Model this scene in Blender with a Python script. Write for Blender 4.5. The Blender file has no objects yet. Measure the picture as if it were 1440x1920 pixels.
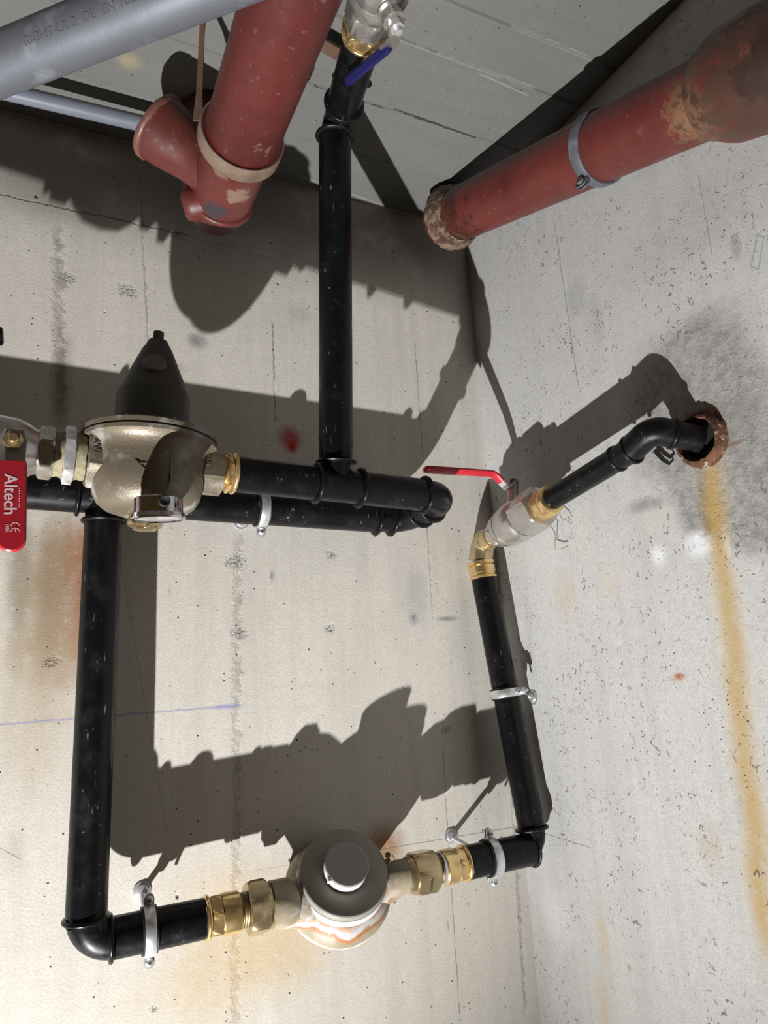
import bpy, math, random
from mathutils import Vector, Matrix
random.seed(7)
S = bpy.context.scene
COL = S.collection
PI = math.pi

# ------------------------------------------------------------------ camera
cam_d = bpy.data.cameras.new('camera')
cam = bpy.data.objects.new('camera', cam_d)
COL.objects.link(cam)
cam_d.sensor_fit = 'VERTICAL'
cam_d.sensor_height = 36.0
cam_d.lens = 25.1444
cam_d.clip_start = 0.02
cam.matrix_world = Matrix(((0.89878,-0.04300,-0.43628,-0.65229),(-0.43542,-0.20341,-0.87695,-0.94127),(-0.05104,0.97815,-0.20154,-0.73571),(0.00000,0.00000,0.00000,1.00000)))
S.camera = cam

# ------------------------------------------------------------------ light
S.view_settings.view_transform = 'Standard'
S.view_settings.look = 'None'
S.view_settings.exposure = 0.0
S.view_settings.gamma = 1.0
S.view_settings.use_curve_mapping = False
S.cycles.use_denoising = True
S.cycles.max_bounces = 6
S.cycles.diffuse_bounces = 1
S.cycles.sample_clamp_indirect = 4.0

world = bpy.data.worlds.new('room_ambient')
S.world = world
world.use_nodes = True
wbg = world.node_tree.nodes['Background']
wbg.inputs[0].default_value = (1.0, 0.58, 0.22, 1)
wbg.inputs[1].default_value = 0.042

# the work lamp standing low in front of the corner, turned up towards it
lamp_d = bpy.data.lights.new('work_lamp', 'SPOT')
lamp_d.energy = 408.0
lamp_d.color = (1.0, 0.99, 0.975)
lamp_d.shadow_soft_size = 0.012
lamp_d.spot_size = math.radians(62)
lamp_d.spot_blend = 1.0
lamp = bpy.data.objects.new('work_lamp', lamp_d)
COL.objects.link(lamp)
lamp.location = (-1.235, -0.851, -2.543)
_aim = Vector((-0.42, 0.0, 0.0)) - lamp.location
lamp.rotation_euler = _aim.to_track_quat('-Z', 'Y').to_euler()

# ------------------------------------------------------------------ mesh helpers
def V3(p): return Vector(p)

def frame(axis):
    a = Vector(axis).normalized()
    h = Vector((0, 0, 1)) if abs(a.z) < 0.9 else Vector((1, 0, 0))
    u = (h - a * h.dot(a)).normalized()
    v = a.cross(u)
    return a, u, v

class MB:
    """collects shapes that become ONE mesh object"""
    def __init__(self):
        self.v = []; self.f = []
    def face(self, idx): self.f.append(tuple(idx))
    def add(self, vs, fs):
        o = len(self.v)
        self.v += [Vector(p) for p in vs]
        self.f += [tuple(i + o for i in f) for f in fs]
        return self
    def lathe(self, p0, axis, prof, seg=40, closed=False, up=None, phase=0.0):
        """prof: [(t, r)] along axis; closed joins last to first (a ring)"""
        a, u, v = frame(axis)
        if up is not None:
            u = (Vector(up) - a * Vector(up).dot(a)).normalized(); v = a.cross(u)
        p0 = Vector(p0); vs = []; fs = []; n = len(prof)
        for (t, r) in prof:
            c = p0 + a * t
            for k in range(seg):
                th = 2 * PI * k / seg + phase
                vs.append(c + u * (math.cos(th) * r) + v * (math.sin(th) * r))
        for i in range(n if closed else n - 1):
            j = (i + 1) % n
            for k in range(seg):
                k2 = (k + 1) % seg
                fs.append((i * seg + k, i * seg + k2, j * seg + k2, j * seg + k))
        if not closed:
            if prof[0][1] > 1e-6: fs.append(tuple(range(seg - 1, -1, -1)))
            if prof[-1][1] > 1e-6: fs.append(tuple(range((n - 1) * seg, n * seg)))
        return self.add(vs, fs)
    def hexa(self, p0, axis, t0, t1, r, ch=None, phase=0.0, up=None, n=6):
        """hexagon nut with turned-down end faces"""
        if ch is None: ch = min(0.0025, (t1 - t0) * 0.25)
        a, u, v = frame(axis)
        if up is not None:
            u = (Vector(up) - a * Vector(up).dot(a)).normalized(); v = a.cross(u)
        p0 = Vector(p0); m = 8 * n; vs = []; fs = []
        rc = r * 0.90
        def rad(th, full):
            s = PI / n
            q = ((th + s) % (2 * s)) - s
            h = r * math.cos(s) / math.cos(q)
            return h if full else min(h, rc)
        for (t, full) in ((t0, False), (t0 + ch, True), (t1 - ch, True), (t1, False)):
            for k in range(m):
                th = 2 * PI * k / m
                q = rad(th, full)
                vs.append(p0 + a * t + u * (math.cos(th + phase) * q) + v * (math.sin(th + phase) * q))
        for i in range(3):
            for k in range(m):
                k2 = (k + 1) % m
                fs.append((i * m + k, i * m + k2, (i + 1) * m + k2, (i + 1) * m + k))
        fs.append(tuple(range(m - 1, -1, -1))); fs.append(tuple(range(3 * m, 4 * m)))
        return self.add(vs, fs)
    def tube(self, path, r, seg=24, cap=True, flat=1.0, up=None):
        """r: number or list per point; flat squashes the second section axis"""
        P = [Vector(p) for p in path]; n = len(P)
        R = r if isinstance(r, (list, tuple)) else [r] * n
        T = []
        for i in range(n):
            d = (P[min(i + 1, n - 1)] - P[max(i - 1, 0)])
            T.append(d.normalized())
        a, u, v = frame(T[0])
        if up is not None:
            u = (Vector(up) - a * Vector(up).dot(a)).normalized()
        vs = []; fs = []
        for i in range(n):
            if i:
                q = T[i - 1].rotation_difference(T[i]); u = q @ u
            u = (u - T[i] * u.dot(T[i])).normalized(); w = T[i].cross(u)
            for k in range(seg):
                th = 2 * PI * k / seg
                vs.append(P[i] + u * (math.cos(th) * R[i]) + w * (math.sin(th) * R[i] * flat))
        for i in range(n - 1):
            for k in range(seg):
                k2 = (k + 1) % seg
                fs.append((i * seg + k, i * seg + k2, (i + 1) * seg + k2, (i + 1) * seg + k))
        if cap:
            fs.append(tuple(range(seg - 1, -1, -1))); fs.append(tuple(range((n - 1) * seg, n * seg)))
        return self.add(vs, fs)
    def box(self, c, ax, ay, az, sx, sy, sz, bev=0.0):
        c = Vector(c); ax = Vector(ax).normalized(); ay = Vector(ay).normalized(); az = Vector(az).normalized()
        b = min(bev, sx * .45, sy * .45, sz * .45)
        if b <= 0:
            vs = [c + ax * (i * sx / 2) + ay * (j * sy / 2) + az * (k * sz / 2) for i in (-1, 1) for j in (-1, 1) for k in (-1, 1)]
            fs = [(0, 1, 3, 2), (4, 6, 7, 5), (0, 4, 5, 1), (2, 3, 7, 6), (0, 2, 6, 4), (1, 5, 7, 3)]
            return self.add(vs, fs)
        vs = []; ix = {}
        for i in (-1, 1):
            for j in (-1, 1):
                for k in (-1, 1):
                    for d in range(3):
                        o = [i * (sx / 2 - b), j * (sy / 2 - b), k * (sz / 2 - b)]
                        o[d] += (i, j, k)[d] * b
                        ix[(i, j, k, d)] = len(vs); vs.append(c + ax * o[0] + ay * o[1] + az * o[2])
        fs = []
        for s in (-1, 1):
            fs.append([ix[(s, -1, -1, 0)], ix[(s, -1, 1, 0)], ix[(s, 1, 1, 0)], ix[(s, 1, -1, 0)]])
            fs.append([ix[(-1, s, -1, 1)], ix[(1, s, -1, 1)], ix[(1, s, 1, 1)], ix[(-1, s, 1, 1)]])
            fs.append([ix[(-1, -1, s, 2)], ix[(-1, 1, s, 2)], ix[(1, 1, s, 2)], ix[(1, -1, s, 2)]])
        for i in (-1, 1):
            for j in (-1, 1):
                fs.append([ix[(i, j, -1, 0)], ix[(i, j, 1, 0)], ix[(i, j, 1, 1)], ix[(i, j, -1, 1)]])
                fs.append([ix[(i, -1, j, 0)], ix[(i, 1, j, 0)], ix[(i, 1, j, 2)], ix[(i, -1, j, 2)]])
                fs.append([ix[(-1, i, j, 1)], ix[(1, i, j, 1)], ix[(1, i, j, 2)], ix[(-1, i, j, 2)]])
                for k in (-1, 1):
                    fs.append([ix[(i, j, k, 0)], ix[(i, j, k, 1)], ix[(i, j, k, 2)]])
        return self.add(vs, fs)
    def ball(self, c, r, sc=(1, 1, 1), seg=24, ring=14, ax=None):
        c = Vector(c); X, Y, Z = ax if ax else (Vector((1, 0, 0)), Vector((0, 1, 0)), Vector((0, 0, 1)))
        vs = [c - Vector(Z) * r * sc[2]]; fs = []
        for i in range(1, ring):
            ph = -PI / 2 + PI * i / ring
            for k in range(seg):
                th = 2 * PI * k / seg
                vs.append(c + Vector(X) * (r * sc[0] * math.cos(ph) * math.cos(th)) + Vector(Y) * (r * sc[1] * math.cos(ph) * math.sin(th)) + Vector(Z) * (r * sc[2] * math.sin(ph)))
        vs.append(c + Vector(Z) * r * sc[2]); n = len(vs) - 1
        for k in range(seg):
            k2 = (k + 1) % seg
            fs.append((0, 1 + k2, 1 + k)); fs.append((n, n - seg + k, n - seg + k2))
            for i in range(ring - 2):
                fs.append((1 + i * seg + k, 1 + i * seg + k2, 1 + (i + 1) * seg + k2, 1 + (i + 1) * seg + k))
        return self.add(vs, fs)
    def strip(self, path, width_dir, w, t):
        """flat bar swept along a path; w across width_dir, t thick"""
        P = [Vector(p) for p in path]; n = len(P); vs = []; fs = []
        for i in range(n):
            d = (P[min(i + 1, n - 1)] - P[max(i - 1, 0)]).normalized()
            wd = width_dir[i] if isinstance(width_dir, list) else width_dir
            x = (Vector(wd) - d * Vector(wd).dot(d)).normalized(); y = d.cross(x)
            ww = w[i] if isinstance(w, (list, tuple)) else w
            for (s, q) in ((-1, -1), (1, -1), (1, 1), (-1, 1)):
                vs.append(P[i] + x * (s * ww / 2) + y * (q * t / 2))
        for i in range(n - 1):
            for k in range(4):
                k2 = (k + 1) % 4
                fs.append((i * 4 + k, i * 4 + k2, (i + 1) * 4 + k2, (i + 1) * 4 + k))
        fs.append((3, 2, 1, 0)); fs.append((n * 4 - 4, n * 4 - 3, n * 4 - 2, n * 4 - 1))
        return self.add(vs, fs)
    def jitter(self, amp, seed=0):
        rnd = random.Random(seed)
        for p in self.v: p += Vector((rnd.uniform(-amp, amp), rnd.uniform(-amp, amp), rnd.uniform(-amp, amp)))
        return self
    def build(self, name, mat, parent=None, angle=35, loc=None):
        me = bpy.data.meshes.new(name)
        off = Vector(loc) if loc is not None else (parent_origin(parent) if parent else Vector((0, 0, 0)))
        me.from_pydata([p - off for p in self.v], [], self.f)
        me.update()
        import bmesh
        bm = bmesh.new(); bm.from_mesh(me)
        bmesh.ops.recalc_face_normals(bm, faces=bm.faces[:])
        bm.to_mesh(me); bm.free()
        me.shade_smooth(); me.set_sharp_from_angle(angle=math.radians(angle))
        me.materials.append(mat)
        o = bpy.data.objects.new(name, me); COL.objects.link(o)
        if parent: o.parent = parent
        elif loc is not None: o.location = loc
        return o

def parent_origin(o):
    p = Vector((0, 0, 0))
    while o is not None:
        p = p + o.location; o = o.parent
    return p

def tag(o, label=None, cat=None, group=None, kind=None):
    if label: o['label'] = label
    if cat: o['category'] = cat
    if group: o['group'] = group
    if kind: o['kind'] = kind
    return o

def thing(name, label, cat, loc, group=None):
    o = bpy.data.objects.new(name, None); COL.objects.link(o)
    o.location = loc; o.empty_display_size = 0.02
    return tag(o, label, cat, group)

def lerp(a, b, t): return Vector(a) + (Vector(b) - Vector(a)) * t

def ring(mb, c, axis, r_in, r_out, w, seg=40):
    """rounded collar ring standing proud of a pipe"""
    n = 8; h = r_out - r_in; prof = []
    for i in range(n + 1):
        th = PI * i / n
        prof.append((-math.cos(th) * w / 2, r_in + h * math.sin(th) ** 0.8))
    prof[0] = (-w / 2, r_in - .0004); prof[-1] = (w / 2, r_in - .0004)
    return mb.lathe(c, axis, prof, seg, closed=True)

def bend(a, corner, b, rad, n=12):
    """points of a straight-curve-straight path a -> corner -> b"""
    a, c, b = Vector(a), Vector(corner), Vector(b)
    d1 = (a - c).normalized(); d2 = (b - c).normalized()
    ang = d1.angle(d2); tl = rad / math.tan(ang / 2)
    p1 = c + d1 * tl; p2 = c + d2 * tl
    ctr = c + (d1 + d2).normalized() * (rad / math.sin(ang / 2))
    out = [a]
    e1 = (p1 - ctr); e2 = (p2 - ctr); tot = e1.angle(e2); axis = e1.cross(e2).normalized()
    for i in range(n + 1):
        out.append(ctr + Matrix.Rotation(tot * i / n, 3, axis) @ e1)
    out.append(b)
    return out

def text(body, parent, mat, origin, xdir, ydir, size, extrude=0.0003, name='lettering', align='CENTER', bold=0.0, sx=1.0):
    cu = bpy.data.curves.new(name, 'FONT')
    cu.body = body; cu.size = size; cu.extrude = extrude; cu.align_x = align; cu.align_y = 'CENTER'; cu.offset = bold
    o = bpy.data.objects.new(name, cu); COL.objects.link(o)
    x = Vector(xdir).normalized(); y = Vector(ydir); y = (y - x * y.dot(x)).normalized(); z = x.cross(y)
    m = Matrix((x * sx, y, z)).transposed().to_4x4()
    m.translation = Vector(origin) - parent_origin(parent)
    o.matrix_local = m
    o.parent = parent
    o.matrix_local = m
    bpy.context.view_layer.update()
    me = bpy.data.meshes.new_from_object(o.evaluated_get(bpy.context.evaluated_depsgraph_get()))
    me.materials.clear(); me.materials.append(mat)
    r = bpy.data.objects.new(name, me); COL.objects.link(r)
    bpy.data.objects.remove(o)
    r.parent = parent; r.matrix_local = m
    return r

# ------------------------------------------------------------------ material helpers
class NG:
    def __init__(self, name):
        self.m = bpy.data.materials.new(name); self.m.use_nodes = True
        self.t = self.m.node_tree; self.n = self.t.nodes; self.l = self.t.links
        self.b = self.n['Principled BSDF']
        self.pos = self.n.new('ShaderNodeNewGeometry').outputs['Position']
        self._sep = None
    def put(self, sock, v):
        if hasattr(v, 'links') or isinstance(v, bpy.types.NodeSocket): self.l.new(v, sock)
        else:
            if isinstance(v, (tuple, list)) and len(v) == 3 and sock.type == 'RGBA': v = (*v, 1)
            sock.default_value = v
    def xyz(self):
        if self._sep is None:
            s = self.n.new('ShaderNodeSeparateXYZ'); self.l.new(self.pos, s.inputs[0]); self._sep = s
        return self._sep.outputs
    def mt(self, op, a, b=None, clamp=False):
        q = self.n.new('ShaderNodeMath'); q.operation = op; q.use_clamp = clamp
        self.put(q.inputs[0], a)
        if b is not None: self.put(q.inputs[1], b)
        return q.outputs[0]
    def ss(self, x, a, b, lo=0.0, hi=1.0):
        q = self.n.new('ShaderNodeMapRange'); q.interpolation_type = 'SMOOTHSTEP'
        self.put(q.inputs[0], x)
        if a <= b:
            q.inputs[1].default_value = a; q.inputs[2].default_value = b; q.inputs[3].default_value = lo; q.inputs[4].default_value = hi
        else:
            q.inputs[1].default_value = b; q.inputs[2].default_value = a; q.inputs[3].default_value = hi; q.inputs[4].default_value = lo
        return q.outputs[0]
    def scaled(self, s):
        q = self.n.new('ShaderNodeVectorMath'); q.operation = 'MULTIPLY'
        self.l.new(self.pos, q.inputs[0]); q.inputs[1].default_value = s
        return q.outputs[0]
    def noise(self, scale, detail=4, rough=0.55, vec=None, dist=0.0):
        q = self.n.new('ShaderNodeTexNoise'); q.inputs['Scale'].default_value = scale
        q.inputs['Detail'].default_value = detail; q.inputs['Roughness'].default_value = rough
        q.inputs['Distortion'].default_value = dist
        self.l.new(vec if vec is not None else self.pos, q.inputs['Vector'])
        return q.outputs['Fac']
    def voro(self, scale, vec=None, rnd=1.0):
        q = self.n.new('ShaderNodeTexVoronoi'); q.inputs['Scale'].default_value = scale
        q.inputs['Randomness'].default_value = rnd
        self.l.new(vec if vec is not None else self.pos, q.inputs['Vector'])
        return q.outputs['Distance'], q.outputs['Color']
    def mix(self, f, a, b, mode='MIX'):
        q = self.n.new('ShaderNodeMix'); q.data_type = 'RGBA'; q.blend_type = mode
        self.put(q.inputs[0], f); self.put(q.inputs[6], a); self.put(q.inputs[7], b)
        return q.outputs[2]
    def bump(self, h, strength=0.5, dist=0.001):
        q = self.n.new('ShaderNodeBump'); q.inputs['Strength'].default_value = strength
        q.inputs['Distance'].default_value = dist
        self.put(q.inputs['Height'], h); self.l.new(q.outputs[0], self.b.inputs['Normal'])
    def fin(self, col, rough=0.5, metal=0.0, spec=None):
        self.put(self.b.inputs['Base Color'], col); self.put(self.b.inputs['Roughness'], rough)
        self.put(self.b.inputs['Metallic'], metal)
        if spec is not None: self.b.inputs['Specular IOR Level'].default_value = spec
        return self.m
    # ---- blots with a shape of their own on a flat surface
    def ell(self, U, W, c, ru, rv, soft=0.6, wob=0.35, ns=None):
        a = self.mt('DIVIDE', self.mt('SUBTRACT', U, c[0]), ru)
        b = self.mt('DIVIDE', self.mt('SUBTRACT', W, c[1]), rv)
        d = self.mt('SQRT', self.mt('ADD', self.mt('MULTIPLY', a, a), self.mt('MULTIPLY', b, b)))
        if ns is not None: d = self.mt('ADD', d, self.mt('MULTIPLY', self.mt('SUBTRACT', ns, 0.5), wob * 2))
        return self.ss(d, 1.0, 1.0 - soft)
    def line(self, U, W, p, q, w, ns=None, wob=0.0, soft=0.7):
        """segment p-q, half width w"""
        dx, dy = q[0] - p[0], q[1] - p[1]; L = math.hypot(dx, dy); dx /= L; dy /= L
        px = self.mt('SUBTRACT', U, p[0]); py = self.mt('SUBTRACT', W, p[1])
        al = self.mt('ADD', self.mt('MULTIPLY', px, dx), self.mt('MULTIPLY', py, dy))
        ac = self.mt('SUBTRACT', self.mt('MULTIPLY', px, dy), self.mt('MULTIPLY', py, dx))
        if ns is not None: ac = self.mt('ADD', ac, self.mt('MULTIPLY', self.mt('SUBTRACT', ns, 0.5), wob))
        a = self.ss(self.mt('ABSOLUTE', ac), w, w * (1 - soft))
        over = self.mt('MAXIMUM', self.mt('SUBTRACT', al, L), self.mt('MULTIPLY', al, -1.0))
        return self.mt('MULTIPLY', a, self.ss(over, w * 2, -w))

# ------------------------------------------------------------------ concrete
def concrete(name, uv, base, dark, pits=1.0, streak=True, extra=None, rough_bump=1.0, holes=True):
    """uv: which world axes span the surface; extra(g, U, W, col, n) paints stains; returns material"""
    g = NG(name); X = g.xyz(); U, W = X[uv[0]], X[uv[1]]
    n1 = g.noise(2.2, 3, .5); n2 = g.noise(11, 4, .6); n3 = g.noise(330, 3, .7)
    col = g.mix(g.ss(n1, .3, .7), dark, base)
    col = g.mix(g.mt('MULTIPLY', g.ss(n2, .35, .75), .30), col, tuple(c * .80 for c in base))
    n4 = g.noise(75, 4, .7)
    col = g.mix(g.mt('MULTIPLY', g.ss(n4, .38, .68), .30), col, tuple(c * .72 for c in base))
    if streak:      # marks of the sheets drawn up the face
        sv = [1, 1, 1]; sv[uv[1]] = .06
        st = g.noise(34, 4, .65, g.scaled(tuple(sv)))
        col = g.mix(g.mt('MULTIPLY', g.ss(st, .42, .68), .42), col, tuple(c * .72 for c in base))
    col = g.mix(g.mt('MULTIPLY', g.ss(n3, .42, .64), .38), col, tuple(c * .66 for c in base))
    n6 = g.noise(800, 2, .6)
    col = g.mix(g.mt('MULTIPLY', g.ss(n6, .5, .66), .30), col, tuple(c * .60 for c in base))
    h = g.mt('ADD', g.mt('MULTIPLY', n3, .5 * rough_bump), g.mt('MULTIPLY', n2, .9))
    hm = None
    if holes:
        for (sc, r0, r1, th, ds) in ((58, .055, .085, .66, .5), (21, .03, .052, .55, .5), (120, .07, .16, .62, .7)):
            wv = g.n.new('ShaderNodeVectorMath'); wv.operation = 'ADD'
            g.l.new(g.pos, wv.inputs[0])
            nz = g.n.new('ShaderNodeTexNoise'); nz.inputs['Scale'].default_value = sc * 2.2; g.l.new(g.pos, nz.inputs['Vector'])
            sc2 = g.n.new('ShaderNodeVectorMath'); sc2.operation = 'SCALE'; g.l.new(nz.outputs['Color'], sc2.inputs[0]); sc2.inputs['Scale'].default_value = .22 / sc
            g.l.new(sc2.outputs[0], wv.inputs[1])
            d, c = g.voro(sc, wv.outputs[0])
            s = g.n.new('ShaderNodeSeparateColor'); g.l.new(c, s.inputs[0])
            rr = g.mt('MULTIPLY', g.ss(s.outputs[0], th, 1.0), r1 * pits)
            m = g.ss(g.mt('SUBTRACT', d, rr), 0.03, -0.03)
            m = g.mt('MULTIPLY', m, g.ss(s.outputs[0], th, th + .05))
            hm = m if hm is None else g.mt('MAXIMUM', hm, m)
    if extra:
        col, h = extra(g, U, W, col, h, n2, n3, n4)
    if hm is not None:
        col = g.mix(hm, col, (.045, .038, .03))  # shade inside the pores painted as dark colour
        h = g.mt('SUBTRACT', h, g.mt('MULTIPLY', hm, 2.2))
    g.bump(h, .42, .0016)
    return g.fin(col, .92, 0.0, .25)

def back_extra(g, U, W, col, h, n2, n3, n4):
    # vertical joints of the formwork sheets
    for (p, q, w, k) in (((-0.4065,-0.5660), (-0.4161,-1.1483), .0075, .30), ((-0.1118,-0.2326), (-0.1112,-0.6797), .0012, .5), ((-0.1090,-0.8638), (-0.1092,-1.2090), .0012, .45),
                         ((-0.3513,-0.2365), (-0.3505,-0.3937), .0016, .6), ((-0.5511,-0.6239), (-0.4965,-0.9244), .0006, .4), ((-0.6437,-0.1575), (-0.6316,-0.4157), .009, .40),
                         ((-0.5419,-0.0491), (-0.5266,-0.2982), .0020, .35), ((0.0291,-0.1304), (-0.0029,-1.2340), .004, .35)):
        m = g.line(U, W, p, q, w, n4, w * 3.5)
        col = g.mix(g.mt('MULTIPLY', m, g.mt('MULTIPLY', g.ss(n4, .30, .62), k * 1.3)), col, (.17, .15, .125))
        h = g.mt('SUBTRACT', h, g.mt('MULTIPLY', m, .5))
    # rust run behind the long pipe, sprayed red, sooty smudges, warm yellowish patches under the meter
    for (c, ru, rv, k, cc) in (((-0.6242,-0.6495), .050, .165, .95, (.34, .235, .14)), ((-0.5998,-0.6369), .022, .15, .9, (.36, .15, .07)), ((-0.6386,-0.6494), .020, .12, .6, (.25, .17, .10)), ((-0.6170,-0.6045), .010, .09, .5, (.33, .16, .08)),
                               ((-0.6657,-0.6366), .020, .130, .7, (.26, .21, .15)), ((-0.6407,-0.7357), .07, .20, .50, (.50, .39, .26)),
                               ((-0.3280,-0.4196), .026, .028, .85, (.50, .035, .03)), ((-0.3259,-0.4315), .012, .013, .9, (.62, .02, .02)),
                               ((-0.4610,-0.2862), .020, .016, .62, (.16, .14, .18)), ((-0.1376,-0.6396), .036, .075, .42, (.36, .34, .42)),
                               ((-0.3102,-0.2207), .03, .03, .25, (.28, .27, .31)),
                               ((-0.0852,-0.6803), .028, .006, .6, (.13, .12, .16)), ((-0.1448,-0.6790), .012, .014, .55, (.14, .13, .17)),
                               ((-0.2505,-0.4538), .05, .014, .35, (.36, .37, .46)), ((-0.4081,-0.9923), .13, .045, .30, (.62, .44, .22)),
                               ((-0.3958,-1.0781), .15, .09, .55, (.60, .43, .20)), ((-0.2105,-0.9854), .05, .045, .85, (.34, .17, .07)),
                               ((-0.5019,-1.1005), .09, .05, .25, (.60, .50, .32)), ((-0.6473,-0.1109), .10, .05, .45, (.22, .19, .15)),
                               ((-0.6313,-0.3730), .018, .10, .55, (.16, .135, .105)), ((-0.4954,-0.6375), .002, .008, .35, (.2, .19, .2)),
                               ((-0.3598,-0.6165), .0055, .011, .6, (.18, .17, .16)), ((-0.4968,-0.3325), .03, .016, .35, (.33, .22, .16)),
                               ((-0.1188,-1.0985), .0015, .010, .7, (.28, .2, .1)), ((-0.6596,-0.9176), .02, .03, .2, (.25, .22, .18))):
        m = g.ell(U, W, c, ru, rv, .9, .55, n2)
        m = g.mt('MULTIPLY', m, g.mt('MULTIPLY', g.ss(n4, .10, .50), k))
        col = g.mix(m, col, cc)
    # snapped chalk line and pencil lines
    for (p, q, w, k, cc) in (((-0.6949,-0.7854), (-0.4024,-0.7842), .0018, .60, (.30, .30, .52)), ((-0.4368,-0.7850), (-0.4128,-0.7841), .0042, .5, (.30, .30, .62)),
                             ((-0.2880,-0.9854), (0.0147,-0.9890), .0007, .75, (.12, .11, .10)), ((-0.3878,-0.9846), (-0.2729,-0.9864), .0006, .45, (.2, .19, .18)),
                             ((-0.6726,-0.9156), (-0.6512,-0.9309), .0008, .5, (.12, .11, .1))):
        m = g.line(U, W, p, q, w, n4, w * 2)
        col = g.mix(g.mt('MULTIPLY', m, k), col, cc)
    # knocked-out spots where ties were
    for (c, r) in (((-0.4111,-0.5966), .017), ((-0.2709,-0.5855), .011), ((-0.4034,-0.6915), .014), ((-0.2765,-0.6894), .011), ((-0.6302,-0.7180), .013), ((-0.4912,-0.1294), .012),
                   ((-0.5540,-0.2286), .016), ((-0.1027,-0.8421), .012), ((-0.5076,-1.1101), .006), ((-0.3493,-1.1092), .004), ((-0.0114,-0.7188), .006), ((-0.6303,-0.2243), .016)):
        m = g.ell(U, W, c, r, r * .75, .9, 1.0, n4)
        rag = g.mt('MULTIPLY', m, g.ss(n3, .40, .62))
        col = g.mix(g.mt('MULTIPLY', rag, .75), col, (.10, .085, .07))
        col = g.mix(g.mt('MULTIPLY', g.mt('MULTIPLY', m, g.ss(n3, .5, .3)), .45), col, (.85, .82, .76))
        h = g.mt('SUBTRACT', h, g.mt('MULTIPLY', rag, 3.0))
    # rough edge of the pour below the ceiling
    m = g.line(U, W, (-0.7187,-0.1235), (-0.4741,-0.1262), .0016, n4, .012)
    col = g.mix(g.mt('MULTIPLY', m, .7), col, (.07, .06, .05)); h = g.mt('SUBTRACT', h, g.mt('MULTIPLY', m, 1.5))
    m = g.line(U, W, (-0.4741,-0.1262), (-0.1247,-0.1595), .0012, n4, .02)
    col = g.mix(g.mt('MULTIPLY', m, .35), col, (.09, .08, .07))
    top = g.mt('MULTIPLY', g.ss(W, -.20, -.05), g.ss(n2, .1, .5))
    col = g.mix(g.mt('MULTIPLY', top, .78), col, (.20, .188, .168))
    return col, h

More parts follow.
